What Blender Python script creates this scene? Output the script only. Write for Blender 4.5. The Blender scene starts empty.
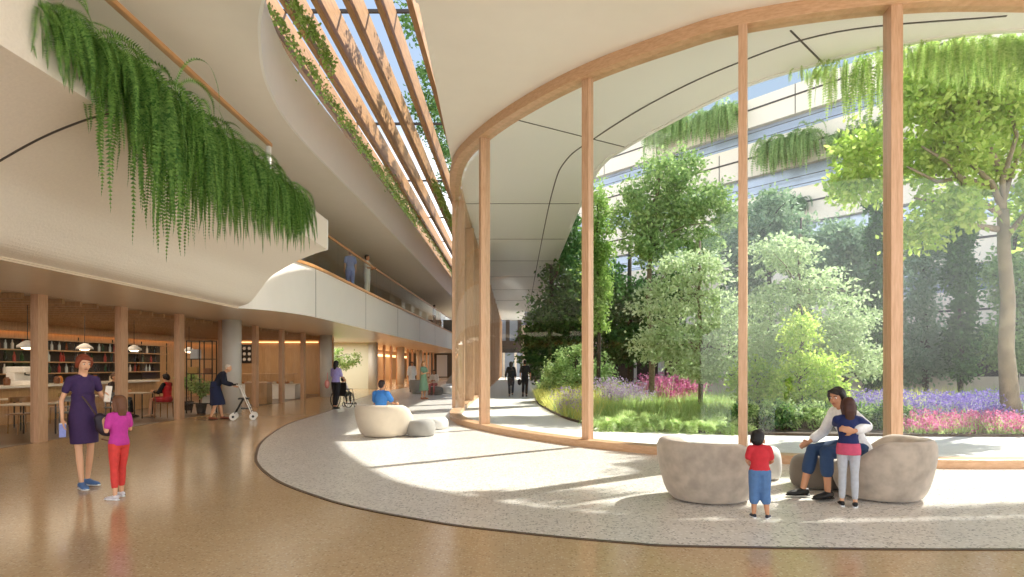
CAFE_E=52
import bpy, bmesh, math, random
import numpy as np
from mathutils import Vector, Matrix
random.seed(7); RNG = np.random.default_rng(7)
PI = math.pi
sc = bpy.context.scene
col = sc.collection
F = 640.0; CAMH = 1.55; CX = 512.0; HY = 365.0
def gx(px, z): return (px-CX)/F*z            # world X at depth z for a photo column
def gz(y, h=0.0): return (CAMH-h)*F/(y-HY)    # depth of a photo row lying at height h
def gh(y, z): return CAMH+(HY-y)*z/F          # height of a photo row at depth z

# ------------------------------------------------------------------ mesh builder
class MB:
    def __init__(s): s.v = []; s.f = []
    def add(s, vs, fs):
        n = len(s.v); s.v += [tuple(v) for v in vs]; s.f += [tuple(i+n for i in f) for f in fs]; return s
    def box(s, x0, x1, y0, y1, z0, z1):
        return s.add([(x0,y0,z0),(x1,y0,z0),(x1,y1,z0),(x0,y1,z0),(x0,y0,z1),(x1,y0,z1),(x1,y1,z1),(x0,y1,z1)],
                     [(3,2,1,0),(4,5,6,7),(0,1,5,4),(1,2,6,5),(2,3,7,6),(3,0,4,7)])
    def rbox(s, c, size, rz=0, rx=0):
        m = Matrix.Translation(c) @ Matrix.Rotation(rz,4,'Z') @ Matrix.Rotation(rx,4,'X')
        a,b,d = size[0]/2,size[1]/2,size[2]/2
        vs = [m@Vector(p) for p in [(-a,-b,-d),(a,-b,-d),(a,b,-d),(-a,b,-d),(-a,-b,d),(a,-b,d),(a,b,d),(-a,b,d)]]
        return s.add(vs, [(3,2,1,0),(4,5,6,7),(0,1,5,4),(1,2,6,5),(2,3,7,6),(3,0,4,7)])
    def prism(s, poly, z0, z1):
        n = len(poly)
        a = sum(poly[i][0]*poly[(i+1)%n][1]-poly[(i+1)%n][0]*poly[i][1] for i in range(n))
        if a < 0: poly = poly[::-1]
        vs = [(p[0],p[1],z0) for p in poly]+[(p[0],p[1],z1) for p in poly]
        fs = [tuple(range(n-1,-1,-1)), tuple(range(n,2*n))]+[(i,(i+1)%n,(i+1)%n+n,i+n) for i in range(n)]
        return s.add(vs, fs)
    def tube(s, pts, rads, seg=8, side=None, cap=True):
        pts = [Vector(p) for p in pts]; n = len(pts)
        vs = []; fs = []
        prev = None
        for i,p in enumerate(pts):
            t = (pts[min(i+1,n-1)]-pts[max(i-1,0)])
            if t.length < 1e-9: t = Vector((0,0,1))
            t.normalize()
            if side is not None:
                a = Vector(side[i] if isinstance(side, list) else side)
            elif prev is not None: a = prev
            else: a = Vector((1,0,0)) if abs(t.x) < .8 else Vector((0,1,0))
            a = a - t*a.dot(t)
            if a.length < 1e-6: a = t.orthogonal()
            a.normalize(); b = t.cross(a); prev = a
            r = rads[i] if isinstance(rads,(list,tuple)) else rads
            ra, rb = (r if isinstance(r,(list,tuple)) else (r,r))
            for k in range(seg):
                th = 2*PI*k/seg
                vs.append(p + a*(ra*math.cos(th)) + b*(rb*math.sin(th)))
        for i in range(n-1):
            for k in range(seg):
                k2 = (k+1)%seg
                fs.append((i*seg+k, i*seg+k2, (i+1)*seg+k2, (i+1)*seg+k))
        if cap:
            fs.append(tuple(range(seg-1,-1,-1))); fs.append(tuple((n-1)*seg+k for k in range(seg)))
        return s.add(vs, fs)
    def ell(s, c, r, seg=14, rings=9, rot=None):
        c = Vector(c); r = r if isinstance(r,(list,tuple)) else (r,r,r)
        vs = []; fs = []
        for i in range(1,rings):
            ph = PI*i/rings
            for k in range(seg):
                th = 2*PI*k/seg
                v = Vector((r[0]*math.sin(ph)*math.cos(th), r[1]*math.sin(ph)*math.sin(th), r[2]*math.cos(ph)))
                vs.append(v)
        top = len(vs); vs.append(Vector((0,0,r[2]))); vs.append(Vector((0,0,-r[2])))
        if rot is not None: vs = [rot@v for v in vs]
        vs = [v+c for v in vs]
        for i in range(rings-2):
            for k in range(seg):
                k2=(k+1)%seg
                fs.append((i*seg+k,(i+1)*seg+k,(i+1)*seg+k2,i*seg+k2))
        for k in range(seg):
            fs.append((top,k,(k+1)%seg)); fs.append((top+1,(rings-2)*seg+(k+1)%seg,(rings-2)*seg+k))
        return s.add(vs, fs)
    def lathe(s, prof, c=(0,0,0), seg=20):
        vs=[];fs=[]; n=len(prof)
        for r,z in prof:
            for k in range(seg):
                th=2*PI*k/seg; vs.append((c[0]+r*math.cos(th), c[1]+r*math.sin(th), c[2]+z))
        for i in range(n-1):
            for k in range(seg):
                k2=(k+1)%seg; fs.append((i*seg+k,i*seg+k2,(i+1)*seg+k2,(i+1)*seg+k))
        fs.append(tuple(range(seg-1,-1,-1))); fs.append(tuple((n-1)*seg+k for k in range(seg)))
        return s.add(vs,fs)
    def strip(s, pts, z0, z1, thick, off=0.0):
        """vertical wall band following a plan curve, given thickness (solid)"""
        P = [Vector((p[0],p[1])) for p in pts]; n=len(P); A=[];B=[]
        for i,p in enumerate(P):
            t=(P[min(i+1,n-1)]-P[max(i-1,0)]).normalized(); nn=Vector((t.y,-t.x))
            A.append(p+nn*(off-thick/2)); B.append(p+nn*(off+thick/2))
        vs=[]
        for a,b in zip(A,B): vs += [(a.x,a.y,z0),(b.x,b.y,z0),(b.x,b.y,z1),(a.x,a.y,z1)]
        fs=[(0,3,2,1)]
        for i in range(n-1):
            o=4*i
            for k in range(4): fs.append((o+k,o+(k+1)%4,o+4+(k+1)%4,o+4+k))
        o=4*(n-1); fs.append((o,o+1,o+2,o+3))
        return s.add(vs,fs)
    def mesh(s, name='m'):
        me = bpy.data.meshes.new(name); me.from_pydata(s.v, [], s.f); me.update(); return me
    def build(s, name, mat, parent=None, smooth=False, bevel=0, fixn=False, loc=None):
        me = s.mesh(name)
        if fixn:
            bm = bmesh.new(); bm.from_mesh(me); bmesh.ops.recalc_face_normals(bm, faces=bm.faces); bm.to_mesh(me); bm.free()
        return link(name, me, mat, parent, smooth, bevel, loc)

def link(name, me, mat, parent=None, smooth=False, bevel=0, loc=None):
    o = bpy.data.objects.new(name, me); col.objects.link(o)
    if mat is not None: me.materials.append(mat)
    if smooth: me.polygons.foreach_set('use_smooth', [True]*len(me.polygons))
    if bevel:
        m = o.modifiers.new('Bevel','BEVEL'); m.width=bevel; m.segments=2; m.limit_method='ANGLE'; m.angle_limit=.6
    if parent is not None: o.parent = parent
    if loc is not None: o.location = loc
    return o
def thing(name, label, cat, loc=(0,0,0), rz=0, group=None):
    o = bpy.data.objects.new(name, None); col.objects.link(o); o.location = loc; o.rotation_euler=(0,0,rz)
    o.empty_display_size=.1
    o['label']=label; o['category']=cat
    if group: o['group']=group
    return o
def tag(o, label=None, cat=None, group=None, kind=None):
    if label: o['label']=label
    if cat: o['category']=cat
    if group: o['group']=group
    if kind: o['kind']=kind
    return o
def struct(o, label=None, cat=None):
    o['kind']='structure'
    if label: o['label']=label
    if cat: o['category']=cat
    return o
def dup(root, loc, rz=None, label=None, group=None, scale=None):
    def cp(o, par):
        c=o.copy(); col.objects.link(c)
        if par is not None: c.parent=par
        for ch in [x for x in bpy.data.objects if x.parent is o]: cp(ch,c)
        return c
    r=cp(root,None); r.location=loc
    if rz is not None: r.rotation_euler=(0,0,rz)
    if label: r['label']=label
    if group: r['group']=group
    if scale: r.scale=scale
    return r
def catmull(P, per=8):
    P=[Vector(p) for p in P]; out=[]
    Q=[P[0]*2-P[1]]+P+[P[-1]*2-P[-2]]
    for i in range(1,len(Q)-2):
        a,b,c,d=Q[i-1],Q[i],Q[i+1],Q[i+2]
        for k in range(per):
            t=k/per
            out.append(.5*((2*b)+(c-a)*t+(2*a-5*b+4*c-d)*t*t+(3*b-a-3*c+d)*t**3))
    out.append(P[-1]); return out
def at_z(curve, z, hi=False):
    for a,b in zip(curve[:-1],curve[1:]):
        if (a[1]-z)*(b[1]-z)<=0 and a[1]!=b[1]:
            t=(z-a[1])/(b[1]-a[1]); return a[0]+(b[0]-a[0])*t
    return curve[-1][0]

# ------------------------------------------------------------------ materials
def srgb(c):
    if isinstance(c,str): c=[int(c[i:i+2],16)/255 for i in (0,2,4)]
    return tuple(x/12.92 if x<=.04045 else ((x+.055)/1.055)**2.4 for x in c)+(1,)
def newmat(name):
    m=bpy.data.materials.new(name); m.use_nodes=True; nt=m.node_tree
    return m, nt, nt.nodes['Principled BSDF'], nt.nodes['Material Output']
def mat(name, c, rough=.6, metal=0, spec=.5, noise=0, nscale=20, bump=0, sheen=0, coat=0):
    m,nt,b,_=newmat(name); c=srgb(c)
    b.inputs['Base Color'].default_value=c; b.inputs['Roughness'].default_value=rough
    b.inputs['Metallic'].default_value=metal; b.inputs['Specular IOR Level'].default_value=spec
    if sheen: b.inputs['Sheen Weight'].default_value=sheen
    if coat: b.inputs['Coat Weight'].default_value=coat
    if noise or bump:
        tc=nt.nodes.new('ShaderNodeTexCoord'); n=nt.nodes.new('ShaderNodeTexNoise')
        n.inputs['Scale'].default_value=nscale; n.inputs['Detail'].default_value=5
        nt.links.new(tc.outputs['Object'], n.inputs['Vector'])
        if noise:
            r=nt.nodes.new('ShaderNodeMix'); r.data_type='RGBA'; r.blend_type='MIX'
            r.inputs['A'].default_value=tuple(x*(1-noise) for x in c[:3])+(1,)
            r.inputs['B'].default_value=tuple(min(1,x*(1+noise)) for x in c[:3])+(1,)
            mr=nt.nodes.new('ShaderNodeMapRange'); mr.inputs['From Min'].default_value=.3; mr.inputs['From Max'].default_value=.7
            nt.links.new(n.outputs['Fac'],mr.inputs['Value']); nt.links.new(mr.outputs['Result'],r.inputs['Factor'])
            nt.links.new(r.outputs['Result'],b.inputs['Base Color'])
        if bump:
            bp=nt.nodes.new('ShaderNodeBump'); bp.inputs['Strength'].default_value=bump; bp.inputs['Distance'].default_value=.02
            nt.links.new(n.outputs['Fac'],bp.inputs['Height']); nt.links.new(bp.outputs['Normal'],b.inputs['Normal'])
    return m
def wood(name, c1, c2, scale=(1,1,1), rough=.45, sc_=6):
    """grain stretched along the axis whose scale is small"""
    m,nt,b,_=newmat(name)
    tc=nt.nodes.new('ShaderNodeTexCoord'); mp=nt.nodes.new('ShaderNodeMapping'); mp.inputs['Scale'].default_value=scale
    n=nt.nodes.new('ShaderNodeTexNoise'); n.inputs['Scale'].default_value=sc_; n.inputs['Detail'].default_value=8; n.inputs['Roughness'].default_value=.65
    cr=nt.nodes.new('ShaderNodeValToRGB'); cr.color_ramp.elements[0].position=.3; cr.color_ramp.elements[1].position=.7
    cr.color_ramp.elements[0].color=srgb(c1); cr.color_ramp.elements[1].color=srgb(c2)
    nt.links.new(tc.outputs['Object'],mp.inputs['Vector']); nt.links.new(mp.outputs['Vector'],n.inputs['Vector'])
    nt.links.new(n.outputs['Fac'],cr.inputs['Fac']); nt.links.new(cr.outputs['Color'],b.inputs['Base Color'])
    b.inputs['Roughness'].default_value=rough
    return m
def terrazzo(name, base, chips, rough, scale, amt=.35, coat=0):
    m,nt,b,_=newmat(name)
    tc=nt.nodes.new('ShaderNodeTexCoord'); last=None
    mixc=None
    for i,(c,s,th) in enumerate(chips):
        v=nt.nodes.new('ShaderNodeTexVoronoi'); v.inputs['Scale'].default_value=s; v.feature='F1'
        nt.links.new(tc.outputs['Object'],v.inputs['Vector'])
        sep=nt.nodes.new('ShaderNodeSeparateColor'); nt.links.new(v.outputs['Color'],sep.inputs['Color'])
        g1=nt.nodes.new('ShaderNodeMath'); g1.operation='LESS_THAN'; g1.inputs[1].default_value=th; nt.links.new(sep.outputs['Red'],g1.inputs[0])
        g2=nt.nodes.new('ShaderNodeMath'); g2.operation='LESS_THAN'; g2.inputs[1].default_value=.42; nt.links.new(v.outputs['Distance'],g2.inputs[0])
        mu=nt.nodes.new('ShaderNodeMath'); mu.operation='MULTIPLY'; nt.links.new(g1.outputs[0],mu.inputs[0]); nt.links.new(g2.outputs[0],mu.inputs[1])
        mx=nt.nodes.new('ShaderNodeMix'); mx.data_type='RGBA'; nt.links.new(mu.outputs[0],mx.inputs['Factor'])
        if mixc is None: mx.inputs['A'].default_value=srgb(base)
        else: nt.links.new(mixc,mx.inputs['A'])
        mx.inputs['B'].default_value=srgb(c); mixc=mx.outputs['Result']
    n=nt.nodes.new('ShaderNodeTexNoise'); n.inputs['Scale'].default_value=1.1; n.inputs['Detail'].default_value=6; nt.links.new(tc.outputs['Object'],n.inputs['Vector'])
    mr=nt.nodes.new('ShaderNodeMapRange'); mr.inputs['To Min'].default_value=.88; mr.inputs['To Max'].default_value=1.1; nt.links.new(n.outputs['Fac'],mr.inputs['Value'])
    mm=nt.nodes.new('ShaderNodeMix'); mm.data_type='RGBA'; mm.blend_type='MULTIPLY'; mm.inputs['Factor'].default_value=1
    nt.links.new(mixc,mm.inputs['A']); nt.links.new(mr.outputs['Result'],mm.inputs['B'])
    nt.links.new(mm.outputs['Result'],b.inputs['Base Color'])
    b.inputs['Roughness'].default_value=rough
    return m
def glassmat(name, tint=(1,1,1), f=.9, rough=.02, gcol=(1,1,1)):
    m,nt,b,out=newmat(name); nt.nodes.remove(b)
    t=nt.nodes.new('ShaderNodeBsdfTransparent'); t.inputs['Color'].default_value=(*tint,1)
    g=nt.nodes.new('ShaderNodeBsdfGlossy'); g.inputs['Roughness'].default_value=rough; g.inputs['Color'].default_value=(*gcol,1)
    lw=nt.nodes.new('ShaderNodeLayerWeight'); lw.inputs['Blend'].default_value=.5
    pw=nt.nodes.new('ShaderNodeMath'); pw.operation='POWER'; pw.inputs[1].default_value=3.5; nt.links.new(lw.outputs['Facing'],pw.inputs[0])
    mu=nt.nodes.new('ShaderNodeMath'); mu.operation='MULTIPLY_ADD'; mu.inputs[1].default_value=f*.13; mu.inputs[2].default_value=f*.024; nt.links.new(pw.outputs[0],mu.inputs[0])
    mx=nt.nodes.new('ShaderNodeMixShader'); nt.links.new(mu.outputs[0],mx.inputs['Fac'])
    nt.links.new(t.outputs[0],mx.inputs[1]); nt.links.new(g.outputs[0],mx.inputs[2]); nt.links.new(mx.outputs[0],out.inputs['Surface'])
    return m
def leafmat(name, c1, c2, trans=.35, rough=.55):
    m,nt,b,out=newmat(name)
    g=nt.nodes.new('ShaderNodeNewGeometry'); cr=nt.nodes.new('ShaderNodeMix'); cr.data_type='RGBA'
    cr.inputs['A'].default_value=srgb(c1); cr.inputs['B'].default_value=srgb(c2)
    nt.links.new(g.outputs['Random Per Island'],cr.inputs['Factor']); nt.links.new(cr.outputs['Result'],b.inputs['Base Color'])
    b.inputs['Roughness'].default_value=rough; b.inputs['Specular IOR Level'].default_value=.25
    t=nt.nodes.new('ShaderNodeBsdfTranslucent'); nt.links.new(cr.outputs['Result'],t.inputs['Color'])
    mx=nt.nodes.new('ShaderNodeMixShader'); mx.inputs['Fac'].default_value=trans
    nt.links.new(b.outputs[0],mx.inputs[1]); nt.links.new(t.outputs[0],mx.inputs[2]); nt.links.new(mx.outputs[0],out.inputs['Surface'])
    return m
def emis(name,c,s):
    m,nt,b,_=newmat(name); b.inputs['Base Color'].default_value=srgb(c); b.inputs['Emission Color'].default_value=srgb(c); b.inputs['Emission Strength'].default_value=s
    return m

M={}
M['ceiling']=mat('ceiling_plaster','ece4d7',.5,noise=.015,nscale=2)
M['plaster']=mat('textured_plaster','eae0d2',.7,noise=.03,nscale=30,bump=.25)
M['white']=mat('white_panel','f3efe8',.4,noise=.01,nscale=3)
M['soffit_low']=mat('low_soffit','dccbb4',.25,noise=.02,nscale=3)
M['seam']=mat('dark_seam','4a443e',.7)
M['floor']=terrazzo('beige_terrazzo','c6a981',[('d1b993',34,.3),('ab8f6a',42,.22),('d8c5a4',55,.1)],.17,30)
M['terrazzo']=terrazzo('white_terrazzo','dcd7ce',[('efebe5',26,.35),('8b857d',34,.13),('bdb6ad',21,.2),('726d68',52,.08)],.3,30)
M['path']=mat('pale_paving','e9e5dc',.6,noise=.04,nscale=5)
M['brass']=mat('brown_metal_strip','5b4634',.35,metal=.6)
M['post']=wood('post_timber','bf9471','dab392',(6,6,.5),.4)
M['postx']=wood('sill_timber','c2966f','dab28d',(1.2,1.2,6),.4)
M['fin']=wood('louvre_timber','8f683f','bf935f',(6,.35,3),.45)
M['rail']=wood('rail_timber','b07c48','cf9c66',(6,.6,6),.35)
M['cafewood']=wood('cafe_wall_timber','a9835a','c9a275',(3,3,.3),.4)
M['glass']=glassmat('clear_glass',(.95,.97,.965),1.0)
M['glass2']=glassmat('balustrade_glass',(.90,.94,.94),1.2)
M['cafeglass']=glassmat('cafe_glass',(.95,.95,.95),.6)
M['column']=mat('grey_column','cfcbc4',.5,noise=.02,nscale=4)
M['dark']=mat('dark_interior','3b342e',.6)
M['black']=mat('black_metal','1c1b1a',.4)
M['bwhite']=mat('facade_white','fbeedb',.7,noise=.02,nscale=1)
M['bglass']=mat('facade_glass','b4c0d4',.15,metal=.25,noise=.08,nscale=.4)
M['soil']=mat('soil','4a3b2a',.9,noise=.3,nscale=8)
M['lowwall']=mat('low_garden_wall','c9bba6',.7,noise=.05,nscale=3)
M['bark']=mat('bark','7d6f5b',.85,noise=.35,nscale=14,bump=.6)
M['barkdark']=mat('dark_bark','4b3f33',.9,noise=.3,nscale=14)
M['fern']=leafmat('fern_leaf','3c6a2c','86ad55',.35)
M['fernlight']=leafmat('light_fern_leaf','8bb04f','cbdd8b',.45)
M['lbright']=leafmat('bright_leaf','a2c451','dcea86',.55)
M['lmid']=leafmat('mid_leaf','7c9e58','bdd38c',.4)
M['lpale']=leafmat('pale_leaf','a9c088','dce8bd',.45)
M['ldark']=leafmat('dark_leaf','3a5f2c','6f9650',.3)
M['lblue']=leafmat('bluish_leaf','7f9c76','afc49b',.35)
M['lvine']=leafmat('vine_leaf','7fa548','b9d279',.45)
M['grassy']=leafmat('yellow_green_grass','cdd567','f2ec9c',.6)
M['ggreen']=leafmat('green_grass','a4c46c','d9e9a6',.6)
M['yellow']=leafmat('yellow_flower','d8c93e','efe684',.3)
M['pink']=leafmat('pink_flower','c8508e','efa6c8',.3)
M['purple']=leafmat('purple_flower','7563b8','b9a6e0',.3)
M['lilac']=leafmat('lilac_flower','a48ab4','d9c4dc',.3)
M['boulder']=mat('greige_upholstery','b3a595',.85,noise=.2,nscale=7,sheen=.3)
M['cream']=mat('cream_upholstery','d6c8b3',.85,noise=.03,nscale=8,sheen=.3)
M['taupe']=mat('taupe_upholstery','746b60',.85,noise=.08,nscale=6,sheen=.3)
M['grey']=mat('grey_upholstery','96928b',.85,noise=.06,nscale=8,sheen=.3)
M['wseat']=mat('white_upholstery','dddad4',.8,noise=.03,nscale=8)
# ================================================================== plan curves
ring = catmull([(-7.0,70),(-7.3,35),(-6.2,22),(-5.93,17.4),(-5.54,15.0),(-4.98,12.7),(-4.38,10.95),(-4.0,10.05),(-3.51,9.15),(-2.93,8.27),(-2.07,7.29),(-1.44,6.75),(-.92,6.4),(-.45,6.12),(.38,5.77),(.99,5.57),(1.6,5.45),(4.1,5.36),(8,5.5),(14,6.6)])
cw_near = catmull([(-1.78,21.6),(-1.70,19.2),(-1.32,17.0),(-.58,15.2),(.35,13.6),(1.42,12.2),(2.69,11.05),(3.75,10.35),(5.8,9.78),(8.2,9.72),(14,10.2)])
cw = [Vector((-1.50,80)), Vector((-1.66,50)), Vector((-1.76,30)), Vector((-1.79,25))]+cw_near
ohang = [Vector((1.9,84))]+catmull([(2.5,51),(2.42,30),(2.40,22.1),(2.5,18.3),(2.95,16.6),(3.86,14.5),(4.75,12.9),(5.85,11.9),(6.75,11.3),(8.4,10.8),(11,10.9),(15,11.6)])
seamc = [Vector((1.2,84))]+catmull([(1.6,54),(1.36,30),(1.32,20.5),(1.50,17.6),(2.07,15.9),(3.0,13.8),(4.1,12.1),(5.5,10.85),(8,10.35)])
CH = 7.2      # main ceiling height
# ------------------------------------------------------------------ floors
fl = MB().prism([(-30,-3),(16,-3),(16,90),(-30,90)],-.30,0).build('floor',M['floor'])
struct(fl,'polished beige terrazzo floor of the hall','floor')
bx = MB().prism([tuple(p) for p in ring]+[(14,10.2)]+[tuple(p) for p in reversed(cw_near)]+[(-1.79,25),(-1.5,80),(-7,80)],0,.006).build('floor_inlay',M['terrazzo'])
struct(bx,'speckled white terrazzo area inside the curved border line','floor')
st = MB().strip(ring,-.01,.009,.045).build('trim_1',M['brass']); struct(st,'thin dark metal strip curving around the white terrazzo','floor trim')
pth = MB().prism([tuple(p) for p in cw]+[(60,10.2),(60,100),(-1.5,100)],-.2,.004).build('floor_courtyard',M['path']); struct(pth,'pale courtyard paving outside the glass wall','paving')
# ------------------------------------------------------------------ ceiling with the rounded roof opening
op = catmull([(-1.46,7.6),(-2.3,7.9),(-3.2,9.0),(-3.84,9.9),(-4.38,11.1),(-4.96,13.0),(-5.26,15.5),(-5.24,19.5),(-5.15,24),(-5.05,40),(-4.9,80)])
TOPL=8.45
lc = MB().prism([(-30,-1),(-1.46,-1)]+[tuple(p) for p in op]+[(-30,80)],CH,TOPL).build('ceiling',M['ceiling']); struct(lc,'beige ceiling over the balcony, left of the roof opening','ceiling')
fas = MB().strip(op,CH-.004,8.72,.05,-.0).build('trim_2',M['white']); struct(fas,'curved white upstand around the slatted roof opening','upstand')
rc = MB().prism([(-1.46,-1),(16,-1),(16,10.3)]+[tuple(p) for p in reversed(cw_near)]+[(-1.46,9.9)],CH,8.2).build('ceiling_hall',M['ceiling']); struct(rc,'broad smooth beige ceiling above the hall','ceiling')
fr = MB().strip([(-1.46,6.0),(-1.46,9.9)]+[tuple(p) for p in reversed(cw_near[:6])]+[(-1.79,25),(-1.76,30),(-1.66,50),(-1.5,80)],8.0,9.0,.06).build('trim_sun_block',M['ceiling']); struct(fr)  # added strip, closes the gap below the louvres so sun misses the fascia
fr = MB().box(-1.50,-1.46,6.0,10,CH,8.0).build('trim_sun_block_low',M['ceiling']); struct(fr)  # lower piece of the added sun-blocking strip
# exterior soffit
so = MB().prism([tuple(p) for p in cw]+[(16,10.4),(16,11.9)]+[tuple(p) for p in reversed(ohang)],CH,8.2).build('ceiling_canopy',M['white']); struct(so,'cream canopy soffit outside the curved glass','canopy')
led = MB().strip(ohang,CH-.03,8.3,.10).build('trim_4',M['white']); struct(led)
sm = MB(); sm.strip(seamc,CH-.012,CH+.01,.035)
def near_on(curve, p):
    return min(curve, key=lambda q:(q[0]-p[0])**2+(q[1]-p[1])**2)
for a,b in [((0.05,14.7),(2.95,16.6)),((4.7,10.8),(5.75,11.9))]: sm.strip([a,b],CH-.012,CH+.01,.03)
for z in (22.4,28.7,34.7,41,48,56): sm.strip([(at_z(cw,z),z),(at_z(ohang,z),z)],CH-.012,CH+.01,.03)
s_=sm.build('trim_5',M['seam']); struct(s_)
# ------------------------------------------------------------------ roof louvres
lab=['timber roof louvre nearest the glass wall','second roof louvre from the glass wall','third roof louvre from the glass wall','fourth roof louvre from the glass wall','fifth roof louvre from the glass wall','timber roof louvre hard against the white upstand']
for i in range(6):
    x=-2.04-.65*i
    f=MB().box(x-.13,x,4.0,72,9.0,9.78).build('roof_louvre',M['fin'],bevel=.01)
    tag(f,lab[i],'roof louvre','timber roof louvres')
for i,z in enumerate((8,15,22,28.8,36,43,50,57,64)):
    w=['closest to the camera','second from the front','third from the front','fourth from the front','fifth from the front','sixth from the front','seventh from the front','eighth from the front','farthest away'][i]
    r=MB().box(-6.2,-1.2,z-.03,z+.03,9.80,9.88).build('roof_tie_bar',M['seam']); tag(r,'thin dark bar crossing above the roof louvres, '+w,'roof bar','cross bars over the louvres')
ub=MB().box(-9,-5.3,0,80,8.45,8.6).build('ceiling_roof',M['bwhite']); struct(ub)
# ------------------------------------------------------------------ curved glass wall
def sill(z0,z1,th,off=0,c=None): return MB().strip(c or cw,z0,z1,th,off)
o=sill(0,.14,.34).build('trim_6',M['postx'],bevel=.01); struct(o,'curved timber sill at the foot of the glass wall','sill')
o=sill(6.98,CH+.01,.34).build('trim_7',M['postx'],bevel=.01); struct(o,'curved timber head beam on top of the glass wall','beam')
def cw_frame(p):
    i=min(range(1,len(cw)-1), key=lambda k:(cw[k][0]-p[0])**2+(cw[k][1]-p[1])**2)
    t=(cw[i+1]-cw[i-1]).normalized(); return math.atan2(t.y,t.x)
posts=[(-1.78,21.3,.17,.42,'leftmost, where the curve turns down the hall'),
       (-.66,15.35,.13,.24,'second from the left'),
       (1.44,12.2,.17,.15,'third, left of the tall tree'),
       (3.74,10.36,.13,.34,'slim, rising behind the toddler in red'),
       (5.82,9.78,.17,.30,'thickest, rising behind the hugging pair')]
for (x,y,w,d,l) in posts:
    a=cw_frame((x,y))
    o=MB().rbox((0,0,3.56),(w,d,6.86)).build('timber_post',M['post'],bevel=.008)
    o.location=(x,y,0); o.rotation_euler=(0,0,a)
    tag(o,'tall timber post of the glass wall, '+l,'post','posts of the curved glass wall')
k=0
for z in (25.5,30,34.5,39,43.5,48,52.5,57,61.5,66,70.5,75,79.5):
    x=at_z(cw,z); o=MB().rbox((0,0,3.56),(.17,.55,6.86),0).build('timber_post',M['post'],bevel=.008)
    o.rotation_euler=(0,0,PI/2); o.location=(x,z,0)
    tag(o,'timber post in the straight row of glass wall posts receding down the hall','post','receding glass wall posts')
# glass panes, one per bay
cuts=[-2.0]
bays=[]
def sub(curve, a, b):
    ia=min(range(len(curve)), key=lambda k:(curve[k][0]-a[0])**2+(curve[k][1]-a[1])**2)
    ib=min(range(len(curve)), key=lambda k:(curve[k][0]-b[0])**2+(curve[k][1]-b[1])**2)
    return [Vector(a[:2])]+[q for q in curve[ia+1:ib]]+[Vector(b[:2])]
pp=[(p[0],p[1]) for p in posts]+[(8.6,9.74),(13.5,10.15)]
for i in range(len(pp)-1):
    c=sub(cw_near,pp[i],pp[i+1])
    o=MB().strip(c,.14,6.98,.02).build('window_%d'%(i+1),M['glass'],smooth=False); struct(o)
zs=[21.3]+[25.5+4.5*k for k in range(13)]
for i in range(13):
    o=MB().strip([(at_z(cw,zs[i+1]),zs[i+1]),(at_z(cw,zs[i]),zs[i])],.14,6.98,.02).build('window_%d'%(i+8),M['glass']); struct(o)
# ------------------------------------------------------------------ level two balcony, far part
edge=catmull([(-9.2,15.9),(-7.1,16.0),(-6.45,16.5),(-6.02,17.8),(-5.86,20),(-5.82,28),(-5.55,50),(-5.3,80)])
sl=MB().prism([tuple(p) for p in edge]+[(-30,80),(-30,15.9)],3.0,4.40).build('ceiling_walkway',M['soffit_low']); struct(sl,'low warm soffit over the walkway beside the cafe','soffit')
fa=MB().strip(edge,2.97,4.40,.06,.03).build('wall_balcony',M['white']); struct(fa,'white curved fascia of the upper balcony','fascia')
jm=MB()
for z in (19.0,25.3,32,39,46,53,60):
    x=at_z(edge,z); jm.box(x+.05,x+.064,z-.012,z+.012,2.97,4.4)
struct(jm.build('trim_8',M['seam']))
cp=MB().strip(edge,4.40,4.49,.16,.03).build('trim_9',M['rail'],bevel=.006); struct(cp,'timber cap on the white balcony fascia','cap')
bal=thing('glass_balustrade','long glass balustrade with timber handrail on the far upper balcony','balustrade',(-5.82,28,4.49))
def loc_strip(curve,z0,z1,th,off,org):
    m=MB().strip(curve,z0,z1,th,off); m.v=[(a-org[0],b-org[1],c-org[2]) for a,b,c in m.v]; return m
eb=[p for p in edge if p[1]>16.2]
org=(-5.82,28,4.49)
zcuts=[16.3]+[18.5+3*i for i in range(20)]
def edge_pts(z0,z1): return [Vector((at_z(eb,z0),z0))]+[p for p in eb if z0<p[1]<z1]+[Vector((at_z(eb,z1),z1))]
for a,b in zip(zcuts[:-1],zcuts[1:]):
    loc_strip(edge_pts(a+.02,b-.02),4.49,5.62,.02,0,org).build('glass_panel',M['glass2'],bal)
loc_strip(eb,5.62,5.69,.07,0,org).build('handrail',M['rail'],bal,bevel=.01)
# near cantilevered part: curved sloping underside and planter
prof=[(-30,3.0),(-6.85,3.0),(-6.55,3.12),(-6.3,3.42),(-6.05,3.74),(-5.7,3.97),(-5.3,4.18),(-4.9,4.34),(-4.6,4.43),(-4.6,5.16),(-4.66,5.16),(-4.66,4.9),(-4.98,4.9),(-4.98,4.75),(-30,4.75)]
prof=prof[:1]+[tuple(p) for p in catmull(prof[1:9],6)]+prof[9:]
def extr(prof,z0,z1):
    n=len(prof); vs=[(p[0],z0,p[1]) for p in prof]+[(p[0],z1,p[1]) for p in prof]
    return MB().add(vs,[tuple(range(n)),tuple(range(2*n-1,n-1,-1))]+[(i,i+n,(i+1)%n+n,(i+1)%n) for i in range(n)])
w=extr(prof,-1,16.0).build('wall_planter',M['plaster'],fixn=True); struct(w,'cantilevered plaster balcony with sloping underside','balcony')
w=MB().box(-5.04,-4.598,15.9,16.02,4.43,5.17).build('trim_10',M['white'],bevel=.01); struct(w)
c8=[(-4.6,4.425)]+[(p[0],p[1]-.006) for p in reversed(prof[1:43]) if p[0]<-4.62]
j=MB()
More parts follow.
